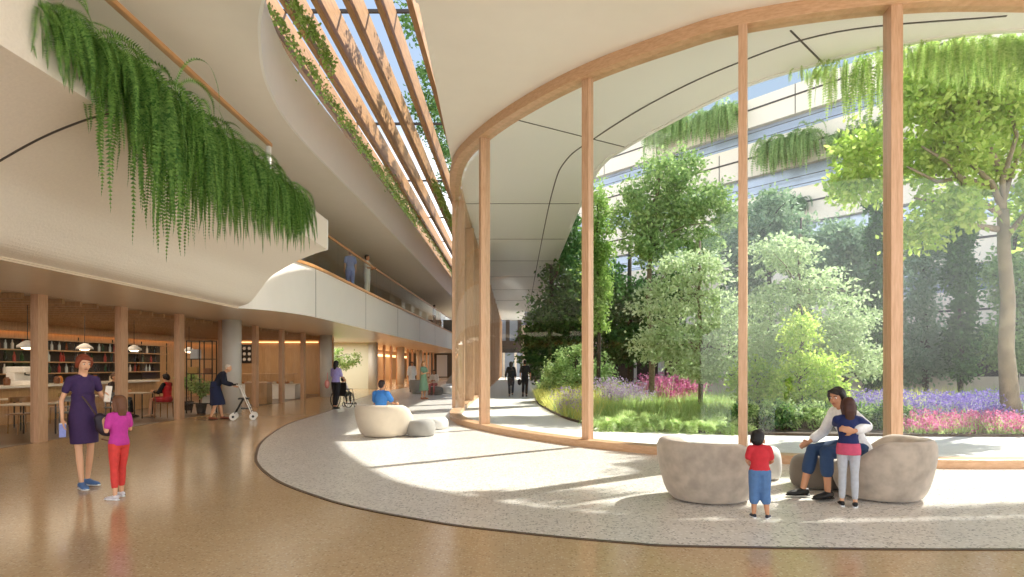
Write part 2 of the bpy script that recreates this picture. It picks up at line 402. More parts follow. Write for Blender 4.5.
for a,b in zip(c8[:-1],c8[1:]):
    j.add([(a[0],7.29,a[1]-.004),(a[0],7.32,a[1]-.004),(b[0],7.32,b[1]-.004),(b[0],7.29,b[1]-.004),(a[0],7.29,a[1]+.02),(a[0],7.32,a[1]+.02),(b[0],7.32,b[1]+.02),(b[0],7.29,b[1]+.02)],[(0,1,2,3),(7,6,5,4),(0,4,5,1),(1,5,6,2),(2,6,7,3),(3,7,4,0)])
j.box(-4.6,-4.594,7.29,7.32,4.43,5.16); struct(j.build('trim_11',M['seam']))
cr=MB().box(-6.87,-6.83,-1,16,2.985,3.01).build('trim_12',M['soffit_low']); struct(cr)
lowc=MB().box(-16,-6.85,-1,16,2.96,3.0).build('ceiling_cafe_front',M['soffit_low']); struct(lowc)
nb=thing('glass_balustrade','near glass balustrade with timber handrail above the trailing ferns','balustrade',(-4.9,6,4.75))
for a,b in ((0,4.3),(4.33,8.63),(8.66,12.96)):
    MB().box(-.01,.01,a-6,b-6,0,1.22).build('glass_panel',M['glass2'],nb)
MB().box(-.045,.045,-7,6.98,1.22,1.29).build('handrail',M['rail'],nb,bevel=.01)
MB().box(-.05,.02,6.9,6.98,0,1.22).build('end_post',M['white'],nb)
# second storey back wall, doors and far end
w=MB().box(-13.2,-13,-1,80,4.5,7.2).build('wall_upper',mat('upper_wall','c4b5a0',.7)); struct(w)
w=MB().box(-30,-1.9,80,80.3,0,7.2).build('wall_far',mat('far_wall_dark','5b524a',.7)); struct(w)
for i,x in enumerate((-11.4,-9.4,-7.4,-5.4,-3.6)):
    o=MB().box(x,x+1.3,79.92,79.99,.1,2.8).build('window_%d'%(70+i),mat('far_window','dfe3e6',.3)); struct(o)
for i,z in enumerate((24,28,32,36,40,46,52,58,64)):
    o=MB().box(-12.98,-12.9,z,z+1.5,4.5,6.8).build('window_%d'%(30+i),mat('upper_window','b9c3cf',.15,metal=.1)); struct(o)
# ================================================================== cafe side
GX=-9.4
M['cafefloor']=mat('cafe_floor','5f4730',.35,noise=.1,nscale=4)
M['marble']=mat('marble_top','e4ddd0',.25,noise=.04,nscale=6)
M['glow']=emis('warm_glow','ffc98a',2.2)
M['bulb']=emis('pendant_bulb','ffe2b5',5)
M['chairwood']=mat('chair_wood','8a6238',.45,noise=.15,nscale=10)
M['greyfab']=mat('grey_chair','7b7a76',.7)
M['tabletop']=mat('table_top','b9a88f',.3)
M['niche']=mat('niche_wall','dcdcc8',.7)
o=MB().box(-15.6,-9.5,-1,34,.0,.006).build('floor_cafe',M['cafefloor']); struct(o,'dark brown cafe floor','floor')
o=MB().box(-15.8,-15.6,-1,34,0,3).build('wall_cafe',M['cafewood']); struct(o,'warm timber back wall of the cafe','wall')
o=MB().box(-15.6,-9.52,34,34.2,0,3).build('wall_cafe_end',M['cafewood']); struct(o,'timber end wall of the cafe','wall')
o=MB().box(-16.2,-16,34.2,42,0,3).build('wall_niche_side',M['niche']); struct(o)
o=MB().box(-16.2,-9.0,42,42.2,0,3).build('wall_niche',M['niche']); struct(o,'pale wall of the recess behind the wheelchair','wall')
o=MB().box(-13.2,-13,42.2,80,0,3).build('wall_far_rooms',M['cafewood']); struct(o)
o=MB().box(-15.6,-15.45,-1,34,2.72,2.76).build('trim_20',M['glow']); struct(o,'warm cove light strip above the back wall','cove light')
o=MB().box(-15.45,-9.6,33.9,33.98,2.74,2.78).build('trim_21',M['glow']); struct(o)
o=MB().box(-13,-12.9,43,80,2.4,2.6).build('trim_22',M['glow']); struct(o)
o=MB().box(-15.4,-15.3,-1,34,2.6,3.0).build('trim_23',M['cafewood']); struct(o)
slm=MB()
for i in range(60): slm.box(-15.3,-9.62,.0+i*.57,.08+i*.57,2.86,2.96)
struct(slm.build('ceiling_cafe_slats',M['cafewood']))
ord_=['nearest cafe post, at the left edge of the photo','cafe post behind the girl in pink','cafe post right of the woman seated in red','cafe post hidden mostly by the first grey column','cafe post just right of the rollator','cafe post left of the display counter','cafe post in front of the display counter','cafe post beside the second grey column']
zp=[12.7+2.7*i for i in range(8)]
for i,z in enumerate([10.0]+zp+[44.6,47.3,50,52.7,55.4,58.1,60.8,65,68,71,74,77]):
    m=MB().box(-.16,0,-.0,.27,0,3.0).build('cafe_post',M['post'],bevel=.006); m.location=(GX,z,0)
    if 1<=i<=8: tag(m,'square timber '+ord_[i-1],'post','cafe front posts')
    elif i==0: tag(m,'square timber cafe post outside the left edge of the photo','post')
    else: tag(m,'timber post in the far orange-lit row beyond the grey columns','post','far timber posts')
for i in range(9):
    z0=10.0+2.7*i
    o=MB().box(GX-.10,GX-.085,z0+.27,z0+2.7,.02,2.96).build('window_%d'%(50+i),M['cafeglass']); struct(o)
cl=['first grey column, behind the bent woman with the rollator','second grey column, left of the wheelchair','third grey column, behind the boy in blue','fourth grey column, left of the person in white','fifth grey column, farthest down the hall']
for i in range(5):
    z=20.75+10.5*i
    o=MB().lathe([(.29,0),(.29,3.0)],seg=32).build('round_column',M['column'],smooth=False); o.location=(-9.08,z,0)
    o.data.polygons.foreach_set('use_smooth',[len(p.vertices)==4 for p in o.data.polygons])
    tag(o,'smooth round '+cl[i],'column','grey round columns')
# counter
c=thing('bar_counter','long timber bar counter with a pale marble top in the cafe','counter',(-13.4,17,.006))
MB().box(-.35,.35,-6,6.5,0,.94).build('counter_body',M['cafewood'],c)
MB().box(-.42,.42,-6.1,6.6,.94,1.0).build('counter_top',M['marble'],c)
# back shelves
sh=thing('back_bar_shelf','black metal back bar shelving with timber boards on the cafe back wall','shelf',(-15.25,16,.006))
for h in (1.25,1.62,2.0,2.35): MB().box(-.16,.16,-7,12,h,h+.035).build('shelf_board',M['cafewood'],sh)
for k in range(11): MB().box(.12,.15,-7+k*1.9,-6.97+k*1.9,0,2.5).build('upright',M['black'],sh)
MB().box(-.17,-.15,-7,12,.95,2.4).build('back_panel',M['dark'],sh)
MB().box(-.2,.2,-7,12,0,.95).build('base_cabinet',M['cafewood'],sh)
rb=random.Random(3)
bc=[mat('bottle_green','2f4a2a',.15),mat('bottle_amber','7a3f14',.15),mat('bottle_clear','c9d2cf',.1),mat('jar_white','e8e2d6',.4),mat('bottle_dark','241c17',.2),mat('jar_red','a3382a',.3)]
bm_=[MB().lathe([(.04,0),(.042,.16),(.018,.21),(.016,.28)],seg=8).mesh('bottle') for _ in bc]
for a,b in zip(bm_,bc): a.materials.append(b)
bn=['dark green','amber','clear glass','white','near-black','red']
for h in (1.285,1.655,2.035):
    for k in range(48):
        j=rb.randrange(6); y=9.2+k*.385+rb.uniform(-.15,.15)
        o=bpy.data.objects.new('bottle',bm_[j]); col.objects.link(o); o.location=(-15.25+rb.uniform(-.06,.06),y,h+.006)
        s=rb.uniform(.95,1.25); o.scale=(s,s,s)
        hh={1.285:'lowest',1.655:'middle',2.035:'upper'}[h]
        tag(o,'small %s bottle on the %s board of the back bar shelving'%(bn[j],hh),'bottle','%s bottles on the %s back bar board'%(bn[j],hh))
jar=[]
jc=[(mat('jar_honey','b5702e',.25),'honey-coloured'),(mat('jar_cream','dfd0b4',.4),'cream'),(mat('jar_brown','6a4023',.4),'brown')]
for k in range(22):
    mt_,nm_=jc[k%3]
    o=MB().lathe([(.07,0),(.085,.08),(.08,.17),(.05,.19),(.05,.22)],seg=10).build('jar',mt_); o.location=(-13.4+rb.uniform(-.2,.2),11.6+k*.5+rb.uniform(-.1,.1),1.006)
    tag(o,'%s storage jar standing on the pale bar top'%nm_,'jar','%s jars on the bar top'%nm_)
cm=thing('coffee_machine','white coffee machine on the bar top left of the woman in purple','coffee machine',(-13.4,17.6,1.006))
MB().box(-.25,.25,-.35,.35,0,.12).box(-.25,-.02,-.35,.35,.12,.34).box(-.25,.25,-.35,.35,.34,.5).build('machine_body',M['white'],cm,bevel=.02)
for q in (-.15,.15): MB().tube([(.12,q,.34),(.12,q,.28),(.25,q,.27)],.02).build('group_handle',M['black'],cm)
# pendants
def pendant(x,y,h,l):
    p=thing('pendant_lamp',l,'lamp',(x,y,h))
    MB().lathe([(.20,0),(.19,.05),(.10,.12),(.03,.16)],seg=20).build('lamp_shade',M['white'],p,smooth=True)
    MB().tube([(0,0,.15),(0,0,2.86-h)],.008).build('cord',M['black'],p)
    MB().ell((0,0,.02),(.13,.13,.06)).build('bulb',M['bulb'],p,smooth=True)
pendant(-10.6,14,1.93,'white dome pendant lamp left of the nearest cafe post')
pendant(-11.35,17.0,1.97,'white dome pendant lamp above the red-haired woman')
pendant(-11.1,18.8,1.98,'white dome pendant lamp above the cafe table of the woman in red')
pendant(-11.0,21.8,2.0,'white dome pendant lamp left of the black shelf rack')
# tables and chairs
def table(x,y,l,r=.4,h=.74):
    t=thing('cafe_table',l,'table',(x,y,.006))
    MB().box(-r,r,-r,r,h-.03,h).build('tabletop',M['tabletop'],t,bevel=.008)
    for a in (-1,1):
        for b in (-1,1): MB().tube([(a*(r-.06),b*(r-.06),0),(a*(r-.06),b*(r-.06),h-.03)],.018,6).build('leg',M['black'],t)
    return t
def chair(x,y,rz,l,m=None,loc=True):
    t=thing('cafe_chair',l,'chair',(x,y,.006),rz); m=m or M['chairwood']
    MB().box(-.21,.21,-.21,.21,.42,.455).build('seat',m,t,bevel=.012)
    b=MB()
    for i in range(7):
        a=PI*(i/6); b.tube([(.21*math.cos(a),.06+.16*math.sin(a),.62),(.21*math.cos(a),.06+.17*math.sin(a),.80)],.014,6)
    pts=[(.22*math.cos(PI*i/10),.06+.17*math.sin(PI*i/10)) for i in range(11)]
    b2=MB().strip(pts,.70,.82,.022); b2.build('backrest',m,t,bevel=.004)
    for a in (-1,1):
        MB().tube([(a*.19,.18,0),(a*.18,.17,.44),(a*.17,.20,.72)],[.014,.017,.013],6).build('leg',m,t)
        MB().tube([(a*.2,-.18,0),(a*.18,-.17,.43)],[.013,.017],6).build('leg',m,t)
    return t
table(-10.6,14.0,'square cafe table cut by the left edge of the photo',.42,.70)
table(-11.9,15.4,'square cafe table between the bar and the nearest post',.4)
table(-11.15,16.9,'cafe table behind the woman in purple',.4)
chair(-10.3,15.0,2.9,'grey cafe chair just right of the nearest cafe post',M['greyfab'])
chair(-11.1,14.5,1.2,'wooden cafe chair just left of the nearest cafe post')
chair(-12.3,14.6,-.5,'wooden cafe chair close to the bar counter')
chair(-10.35,16.75,1.6,'grey cafe chair directly left of the woman in purple',M['greyfab'])
chair(-11.95,17.0,-1.6,'wooden cafe chair behind the woman in purple')
table(-10.95,18.75,'small cafe table in front of the woman in red',.33)
chair(-10.25,18.85,PI/2+.1,'wooden cafe chair under the woman in red')
chair(-11.6,18.75,-PI/2,'wooden cafe chair under the partner of the woman in red')
# black rack
r=thing('shelf_rack','tall open black shelf rack standing left of the first grey column','shelf',(-9.98,20.6,.006))
for a in (-.42,.0,.40):
    for b in (-.15,.15): MB().box(a-.014,a+.014,b-.014,b+.014,0,2.33).build('upright',M['black'],r)
for h in (.30,.80,1.25,1.72,2.30): MB().box(-.43,.41,-.16,.16,h,h+.025).build('shelf_board',M['black'],r)
for k,(a,h,w,hh,c_,l) in enumerate([(-.2,1.751,.26,.3,'d5dbe0','pale blue box on the upper board of the black rack'),(-.25,1.281,.3,.2,'c9a15c','ochre box in the middle of the black rack'),(.2,.331,.3,.25,'e5ddcc','cream box on the bottom board of the black rack'),(.2,1.281,.22,.16,'8d5c3c','brown box beside the ochre box on the black rack')]):
    o=MB().box(-w/2,w/2,-.1,.1,0,hh).build('storage_box',mat('box_%d'%k,c_,.6),bevel=.008); o.location=(-9.98+a,20.6,h); tag(o,l,'box')
# menu board
mbd=thing('menu_board','black square menu board with rows of round white motifs on the timber end wall','menu board',(-14.2,33.955,1.65))
MB().box(-.42,.42,-.0,.04,0,.98).build('board',M['black'],mbd)
d=MB()
for a in range(3):
    for b in range(3): d.ell((-.26+.26*a,-.004,.2+.29*b),(.085,.006,.085),12,6)
d.build('menu_motif',M['white'],mbd)
# display counter
dc=thing('display_counter','white pastry display counter with glass case in front of the timber end wall','counter',(-11.0,29.6,.006))
MB().box(-2.2,1.1,-.4,.4,0,.62).build('counter_body',M['white'],dc); MB().box(-2.25,1.15,-.45,.45,.62,.68).build('counter_top',M['marble'],dc)
MB().box(-2.0,1.0,-.3,.3,1.12,1.15).build('case_top',M['cafewood'],dc)
for a in (-2,-1,0,1): MB().box(a-.015,a+.015,-.3,-.27,.68,1.12).build('case_post',M['cafewood'],dc)
MB().box(-2,1,-.3,-.29,.68,1.12).build('case_glass',M['cafeglass'],dc)
for k in range(14):
    o=MB().ell((0,0,.05),(.09,.08,.055),10,6).build('pastry',jc[k%2][0],smooth=True); o.location=(-12.8+k*.2,29.6,.686); tag(o,'%s pastry inside the display case'%['golden','cream'][k%2],'pastry','%s pastries in the display case'%['golden','cream'][k%2])
bc_=thing('service_desk','low timber service desk right of the rollator','desk',(-10.1,25.6,.006))
MB().box(-.45,.4,-.3,.3,0,.82).build('desk_body',M['cafewood'],bc_); MB().box(-.48,.43,-.33,.33,.82,.86).build('desk_top',M['post'],bc_)
# added area lights brightening the cafe, recess and far rooms, without modelled fittings
def arealight(x,y,z,sx,sy,e,c=(1,.82,.60)):
    l=bpy.data.lights.new('cafe_fill','AREA'); l.shape='RECTANGLE'; l.size=sx; l.size_y=sy; l.energy=e; l.color=c
    o=bpy.data.objects.new('cafe_fill',l); col.objects.link(o); o.location=(x,y,z)
for y in (12,17,22,27,31.5): arealight(-12.6,y,2.84,3.5,3.5,CAFE_E)
arealight(-11,38,2.9,3,6,170,(1,.95,.85))
for y in (48,56,66): arealight(-11.5,y,2.9,1.5,6,120)
# ================================================================== soft seating
def tub_chair(name,label,loc,rz,R=.5,hb=.70,hf=.42,m=None,sx=1,sy=1,open_=1.0,cat='armchair'):
    """rounded tub; front (-Y) is open"""
    m=m or M['boulder']; t=thing(name,label,cat,loc,rz); vs=[];fs=[]; N=48
    def rim(th):   # th=0 at back(+Y)
        c=.5+.5*math.cos(th); k=max(0,min(1,(c-.12)/.5)); k=k*k*(3-2*k); return hf+(hb-hf)*k
    rows=[]
    for i in range(N):
        th=2*PI*i/N; h=rim(th); q=min(1,(h-hf)/max(.01,hb-hf)) 
        d=Vector((math.sin(th)*sx,math.cos(th)*sy))
        lean=1+.06*q
        prof=[(.0,0),(.70,.0),(.80,.03),(.92,.16),(.985,.32),(1.0*lean,h*.72),(.985*lean,h-.05),(.93*lean,h-.006),(.86*lean,h),(.79,h-.03),(.74,h*.8+.05*(1-q)),(.72,min(h-.03,.38)),(.0,.36)]
        rows.append([(d.x*R*r,d.y*R*r,z) for r,z in prof])
    n=len(rows[0])
    for r_ in rows: vs+=r_
    for i in range(N):
        j=(i+1)%N
        for k in range(n-1): fs.append((i*n+k,j*n+k,j*n+k+1,i*n+k+1))
    me_=MB().add(vs,fs).mesh('shell'); bm=bmesh.new(); bm.from_mesh(me_); bmesh.ops.remove_doubles(bm,verts=bm.verts,dist=.0005); bmesh.ops.recalc_face_normals(bm,faces=bm.faces); bm.to_mesh(me_); bm.free()
    o=link('shell',me_,m,t,True); sb=o.modifiers.new('Sub','SUBSURF'); sb.levels=1; sb.render_levels=1
    cu=MB().lathe([(.02,.30),(.5*R/.5*.62,.30),(R*.70,.34),(R*.71,.40),(R*.64,.445),(.02,.455)],seg=32)
    cu.v=[(a*sx,b*sy,c) for a,b,c in cu.v]; cu.build('seat_cushion',m,t,True)
    return t
def pouf(name,label,loc,rz,R,h,m,sx=1,sy=1):
    N=40; prof=[(.02,0),(.80,0),(.93,.05),(1.0,.35),(.97,.70),(.86,.93),(.62,1.0),(.02,1.0)]
    vs=[];fs=[];n=len(prof)
    for i in range(N):
        th=2*PI*i/N; w=1+.05*math.sin(2*th+.6)+.03*math.sin(3*th)
        for r,z in prof: vs.append((R*r*w*math.cos(th)*sx,R*r*w*math.sin(th)*sy,h*z*(1+.05*math.cos(th+1)*(r<.9 and z>.5))))
    for i in range(N):
        j=(i+1)%N
        for k in range(n-1): fs.append((i*n+k,j*n+k,j*n+k+1,i*n+k+1))
    b=MB().add(vs,fs); b.f.append(tuple(i*n+n-1 for i in range(N))); b.f.append(tuple(i*n for i in reversed(range(N))))
    t=thing(name,label,'ottoman',loc,rz)
    b.build('cushion',m,t,True,fixn=True).modifiers.new('Sub','SUBSURF').render_levels=1
    MB().lathe([(R*.7,-.0),(R*.7,.02)],seg=24).build('foot_ring',M['dark'],t)
    return t
TZ=.006
tub_chair('tub_chair','big greige tub chair turned away, left of the toddler in red',(2.28,7.42,TZ),math.radians(118),.56,.70,.50)
tub_chair('tub_chair','big greige tub chair under the parent, right of the hugging pair',(4.32,7.50,TZ),math.radians(-122),.54,.70,.42)
pouf('ottoman','dark taupe ottoman between the toddler and the seated parent',(3.93,8.15,TZ),.3,.36,.43,M['taupe'],1.1,.95)
pouf('ottoman','small white ottoman half hidden behind the toddler in red',(3.42,8.75,TZ),.9,.26,.42,M['wseat'])
tub_chair('tub_chair','cream tub chair with a boy in blue sitting in it',(-2.78,14.0,TZ),math.radians(150),.62,.70,.42,M['cream'])
pouf('ottoman','grey ottoman right of the cream tub chair',(-1.98,13.95,TZ),.2,.31,.36,M['grey'])
pouf('ottoman','pale ottoman behind the grey one, right of the cream tub chair',(-1.86,15.5,TZ),.2,.32,.27,M['wseat'])
tub_chair('tub_chair','grey rounded chair below the person in white down the hall',(-5.05,34.6,TZ),math.radians(160),.48,.76,.42,M['grey'])
pouf('ottoman','dark grey ottoman under the seated person down the hall',(-3.95,33.0,TZ),.2,.4,.42,M['taupe'])
pouf('ottoman','white ottoman right of the seated person down the hall',(-3.35,34.2,TZ),.2,.4,.40,M['wseat'])
tub_chair('tub_chair','farthest grey tub chair, at the left edge of the near glass wall post',(-3.9,44,TZ),math.radians(-120),.65,.85,.42,M['grey'])
pouf('ottoman','low white ottoman in front of the farthest grey tub chair',(-4.0,39.5,TZ),.2,.4,.38,M['wseat'])
# ================================================================== planting
def leafmesh(name, P, D, L, W, mat_, parent=None, up=None):
    """P base (N,3), D direction (N,3) unit, L,W arrays -> folded leaf blades in one mesh"""
    N=len(P); r=RNG.normal(size=(N,3)); S=np.cross(D,r); S/=np.linalg.norm(S,axis=1)[:,None]+1e-9
    U=np.cross(S,D)
    L=np.broadcast_to(L,(N,))[:,None]; W=np.broadcast_to(W,(N,))[:,None]
    v=np.empty((N,4,3)); v[:,0]=P; v[:,1]=P+D*L*.45+S*W*.5+U*W*.14; v[:,2]=P+D*L; v[:,3]=P+D*L*.45-S*W*.5+U*W*.14
    V=v.reshape(-1,3); b=np.arange(N)*4
    T=np.stack([b,b+1,b+2,b,b+2,b+3],1).reshape(-1)
    return rawmesh(name,V,T,3,mat_,parent)
def rawmesh(name,V,T,k,mat_,parent=None):
    me=bpy.data.meshes.new(name); me.vertices.add(len(V)); me.vertices.foreach_set('co',V.astype(np.float32).ravel())
    nf=len(T)//k; me.loops.add(len(T)); me.loops.foreach_set('vertex_index',T.astype(np.int32)); me.polygons.add(nf)
    me.polygons.foreach_set('loop_start',np.arange(nf,dtype=np.int32)*k); me.update(calc_edges=True); me.validate()
    return link(name,me,mat_,parent)
def unit(a): return a/(np.linalg.norm(a,axis=1)[:,None]+1e-9)
def crown(blobs, n, cl=90, sig=.28, lsize=.14, flat=0.0):
    n=int(n*.72); cl=int(cl*.6); sig=sig*.72
    """blobs: (x,y,z,rx,ry,rz) ; returns leaf positions and directions, clustered in twigs"""
    vol=np.array([b[3]*b[4]+b[3]*b[5] for b in blobs]); vol/=vol.sum(); P=[];D=[]; C=[]
    for b,w in zip(blobs,vol):
        m=max(3,int(n*w/cl)); u=unit(RNG.normal(size=(m,3))); rr=RNG.uniform(.25,1.22,m)[:,None]**.7
        c=np.array(b[:3])+u*rr*np.array(b[3:6]); C.append(c)
        s=np.array([sig,sig,sig*(1-flat)])
        p=np.repeat(c,cl,0)+RNG.normal(size=(m*cl,3))*s; P.append(p)
        d=unit(np.repeat(u,cl,0)*.5+RNG.normal(size=(m*cl,3))*.7+np.array([0,0,-.15])); D.append(d)
    return np.concatenate(P),np.concatenate(D),np.concatenate(C)
def branches(base, trunk, C, nb, r0, rng, minh=.3):
    m=MB(); T=[Vector(p) for p in trunk]; n=len(T)
    m.tube(T,[r0*(1-.55*i/(n-1)) for i in range(n)],10)
    idx=rng.choice(len(C),min(nb,len(C)),replace=False)
    for i in idx:
        c=Vector(C[i]); k=max(int(n*minh),min(range(n),key=lambda q:abs(T[q].z-(c.z-.5*abs((c-T[q]).length)*.6))))
        k=min(k,n-1); a=T[k]; mid=a.lerp(c,.5)+Vector((0,0,.12*(c-a).length)); 
        rb_=r0*.30; m.tube([a,a.lerp(mid,.5)+Vector((0,0,.03)),mid,mid.lerp(c,.6),c],[rb_,rb_*.8,rb_*.6,rb_*.4,rb_*.15],6)
    return m
def tree(name,label,cat,base,h,blobs,n,lsize,lm,bm=None,r0=.12,nb=14,cl=80,sig=.28,flat=0,trunk=None,group=None,minh=.3):
    """blobs are relative to base"""
    t=thing(name,label,cat,base,0,group)
    P,D,C=crown(blobs,n,cl,sig,lsize,flat)
    L=RNG.uniform(.7,1.3,len(P))*lsize; leafmesh('foliage',P,D,L,L*.55,lm,t)
    trunk=trunk or [(0,0,0),(.05,0,h*.3),(-.03,.03,h*.6),(.0,0,h*.88)]
    branches(base,trunk,C,nb,r0,RNG,minh).build('trunk',bm or M['bark'],t,True)
    return t
# ---- fern fronds
def fronds(P0,DIR,LEN,nseg=16,leaf=.07,grav=1.6,wid=1.0):
    """list arrays -> leaflet quads (V,T) ; frond arcs from P0 along DIR and droops"""
    N=len(P0); pos=P0.copy(); d=DIR.copy(); st=(LEN/nseg)[:,None]; V=[];cnt=0
    side=unit(np.cross(d,RNG.normal(size=(N,3))))
    for k in range(nseg):
        t=k/nseg; d=unit(d+np.array([0,0,-1])*grav/nseg*(1.0+1.2*t)+RNG.normal(size=(N,3))*.05); pos=pos+d*st
        side=unit(side-d*np.sum(side*d,1)[:,None]); w=leaf*wid*(math.sin(PI*min(1,(t*.92+.10)))**.7)
        for sgn in (-1,1):
            tip=pos+side*sgn*w+d*w*.45; b0=pos-d*st*.42; b1=pos+d*st*.42
            V.append(np.stack([b0,tip,b1],1))
        # rachis
        V.append(np.stack([pos-d*st*.5+side*.003,pos-d*st*.5-side*.003,pos+d*st*.5],1))
    V=np.concatenate(V,0).reshape(-1,3); return V
def fernobj(name,V,m,parent=None): return rawmesh(name,V,np.arange(len(V)),3,m,parent)
def hang_len(z): return float(np.interp(z,[6.3,6.85,7.2,7.7,8.6,9.8,11,13,14.5],[.45,.5,.95,1.5,1.35,1.15,1.0,.75,.5]))
z=6.55; k=0
while z<13.4:
    org=(-4.82,z,4.9); n=100
    zz=RNG.uniform(-.32,.32,n); P0=np.stack([RNG.uniform(-.10,.14,n),zz,np.full(n,.12)],1)
    D=unit(np.stack([RNG.uniform(.1,1.0,n),RNG.normal(0,.22,n),RNG.uniform(.05,.6,n)],1))
    Ln=np.array([hang_len(z+q) for q in zz])*(.35+1.0*RNG.uniform(0,1,n)**1.3)+.40
    t=thing('hanging_fern','lush green fern trailing over the edge of the upper left balcony','fern',org,0,'ferns trailing from the upper left balcony')
    fernobj('fronds',fronds(P0,D,Ln,48,.052,3.2*np.maximum(Ln,.9)[:,None]),M['fern'],t)
    n2=30; P0=np.stack([RNG.uniform(-.08,.14,n2),RNG.normal(0,.2,n2),np.full(n2,.1)],1)
    fernobj('upright_fronds',fronds(P0,unit(np.stack([RNG.uniform(-.2,.6,n2),RNG.normal(0,.5,n2),np.full(n2,1.)],1)),RNG.uniform(.15,.36,n2),14,.055,1.9),M['fern'],t)
    MB().box(-.12,.12,-.3,.3,-.0,.12).build('soil',M['soil'],t)
    z+=.52
# canopy edge ferns outside
k=0
for X in np.arange(5.75,12.6,.42):
    zc=min(ohang,key=lambda q:abs(q[0]-X))[1]; px=CX+F*X/zc
    Lb=float(np.interp(px,[820,840,860,885,900,940,970,1024],[.2,.5,1.3,1.2,.5,.5,.8,.8])); n=42
    P0=np.stack([RNG.normal(0,.2,n),RNG.uniform(-.02,.18,n),RNG.uniform(-.02,.05,n)],1)
    D=unit(np.stack([RNG.normal(0,.25,n),RNG.uniform(-.1,.3,n),RNG.uniform(-.8,.1,n)],1))
    t=thing('hanging_fern','light green fern hanging from the canopy edge above the right hand glass','fern',(X,zc+.08,CH-.02),0,'ferns hanging from the canopy edge')
    fernobj('fronds',fronds(P0,D,Lb*RNG.uniform(.3,1.1,n)+.12,22,.06,4),M['fernlight'],t)
# ------------------------------------------------------------------ garden bed
bedc=catmull([(3.4,62),(1.75,41),(1.15,30),(1.05,24.8),(1.55,18.2),(2.25,16.1),(3.1,15.1),(4.4,14.45),(6,14.0),(9,13.8),(13,13.8),(20,14.3)])
o=MB().prism([tuple(p) for p in bedc]+[(34,16),(30,27),(20,60)],-.1,.06).build('floor_bed',M['soil']); struct(o,'planted garden bed','soil')
def stuff(name,label,cat,fn_V,m):
    o=fernobj(name,fn_V,m); tag(o,label,cat,kind='stuff'); return o
def blades(X,Y,h,w=.012,lean=.35,n=None,z0=.05):
    N=len(X); P=np.stack([X,Y,np.full(N,z0)],1); H=h*RNG.uniform(.5,1.15,N)
    d=unit(np.stack([RNG.normal(0,lean,N),RNG.normal(0,lean,N),np.ones(N)],1)); s=unit(np.cross(d,RNG.normal(size=(N,3))))*w
    tip=P+d*H[:,None]+np.stack([RNG.normal(0,.06,N),RNG.normal(0,.06,N),-.04*np.ones(N)],1)
    return np.stack([P-s,P+s,tip],1).reshape(-1,3),tip
def blossoms(T,r,k=5):
    out=[]
    for i in range(k):
        c=T+RNG.normal(size=T.shape)*r*.7; a=unit(RNG.normal(size=T.shape)); b=unit(np.cross(a,RNG.normal(size=T.shape)))
        out.append(np.stack([c-a*r*.6,c+a*r*.6,c+b*r],1))
    return np.concatenate(out,0).reshape(-1,3)
def region(n,z0,z1,px0,px1,jit=0):
    z=RNG.uniform(z0,z1,n); px=RNG.uniform(px0,px1,n); X=(px-CX)/F*z
    ed=np.array([at_z(bedc[:60],q) for q in z]) if z1>15 else None
    return X,z
def inbed(X,Y):
    bx_=np.array([p[0] for p in bedc]); by_=np.array([p[1] for p in bedc])
    ok=[]
    for x,y in zip(X,Y):
        i=int(np.argmin((bx_-x)**2+(by_-y)**2)); j=min(i+1,len(bedc)-1); i0=max(i-1,0)
        tx,ty=bx_[j]-bx_[i0],by_[j]-by_[i0]; ok.append((x-bx_[i])*(-ty)+(y-by_[i])*tx>.02*math.hypot(tx,ty))
    return np.array(ok)
def meadow(name,label,cat,n,z0,z1,px0,px1,h,w,m,fm=None,fl=None,fr=.03,lean=.3,fk=5,fcat='flowers',ftake=1.0):
    nc=max(8,n//110); X,Y=region(nc,z0,z1,px0,px1); hc=RNG.uniform(.55,1.35,nc); X=np.repeat(X,110); Y=np.repeat(Y,110); hc=np.repeat(hc,110)
    X=X+RNG.normal(0,.22,len(X)); Y=Y+RNG.normal(0,.22,len(Y)); k=inbed(X,Y); X=X[k];Y=Y[k]
    V,T=blades(X,Y,h*hc[k],w,lean); stuff(name,label,cat,V,m)
    if fm is not None:
        T=T[RNG.random(len(T))<ftake]; stuff(name.replace('grass','')+'blossoms' if False else 'flower_blossoms',fl,fcat,blossoms(T,fr,fk),fm)
meadow('meadow_grass','yellow-green feathery grass along the path left of the middle post','grass',16000,16.2,36,530,606,.62,.016,M['grassy'],M['yellow'],'tiny pale yellow flowers in the grass left of the middle post',.022,.3,2,ftake=.25)
meadow('meadow_grass','fresh green grass in the bed between the middle and slim posts','grass',14000,16.8,24,596,745,.5,.014,M['ggreen'],M['yellow'],'scattered pale flowers in the grass between the middle and slim posts',.02,.3,2,ftake=.06)
meadow('meadow_grass','yellow-green grass behind the round bush and the middle post','grass',6000,24,29.9,590,660,.6,.02,M['grassy'],M['yellow'],'yellow flowers behind the middle post',.035,.3,3,ftake=.4)
meadow('flower_stems','green stems of the magenta flowers right of the middle post','flower stems',2500,22.5,25.5,628,694,.85,.016,M['ggreen'],M['pink'],'magenta flowers in the bed right of the middle post',.06,.25,4)
meadow('flower_stems','green stems of the lilac flowers right of the middle post','flower stems',1300,20,22.3,606,640,.75,.014,M['ggreen'],M['lilac'],'lilac flowers just right of the middle post',.045,.25,4)
meadow('flower_stems','green stems of the lilac flowers by the path','flower stems',500,17.5,21,548,572,.6,.014,M['ggreen'],M['lilac'],'lilac flowers in the yellow grass left of the middle post',.04,.25,4,ftake=.6)
meadow('flower_stems','green stems of the purple flower band at the right','flower stems',6500,14.9,17.2,905,1100,.60,.012,M['ggreen'],M['purple'],'violet-blue flower band right of the thick post',.035,.2,5)
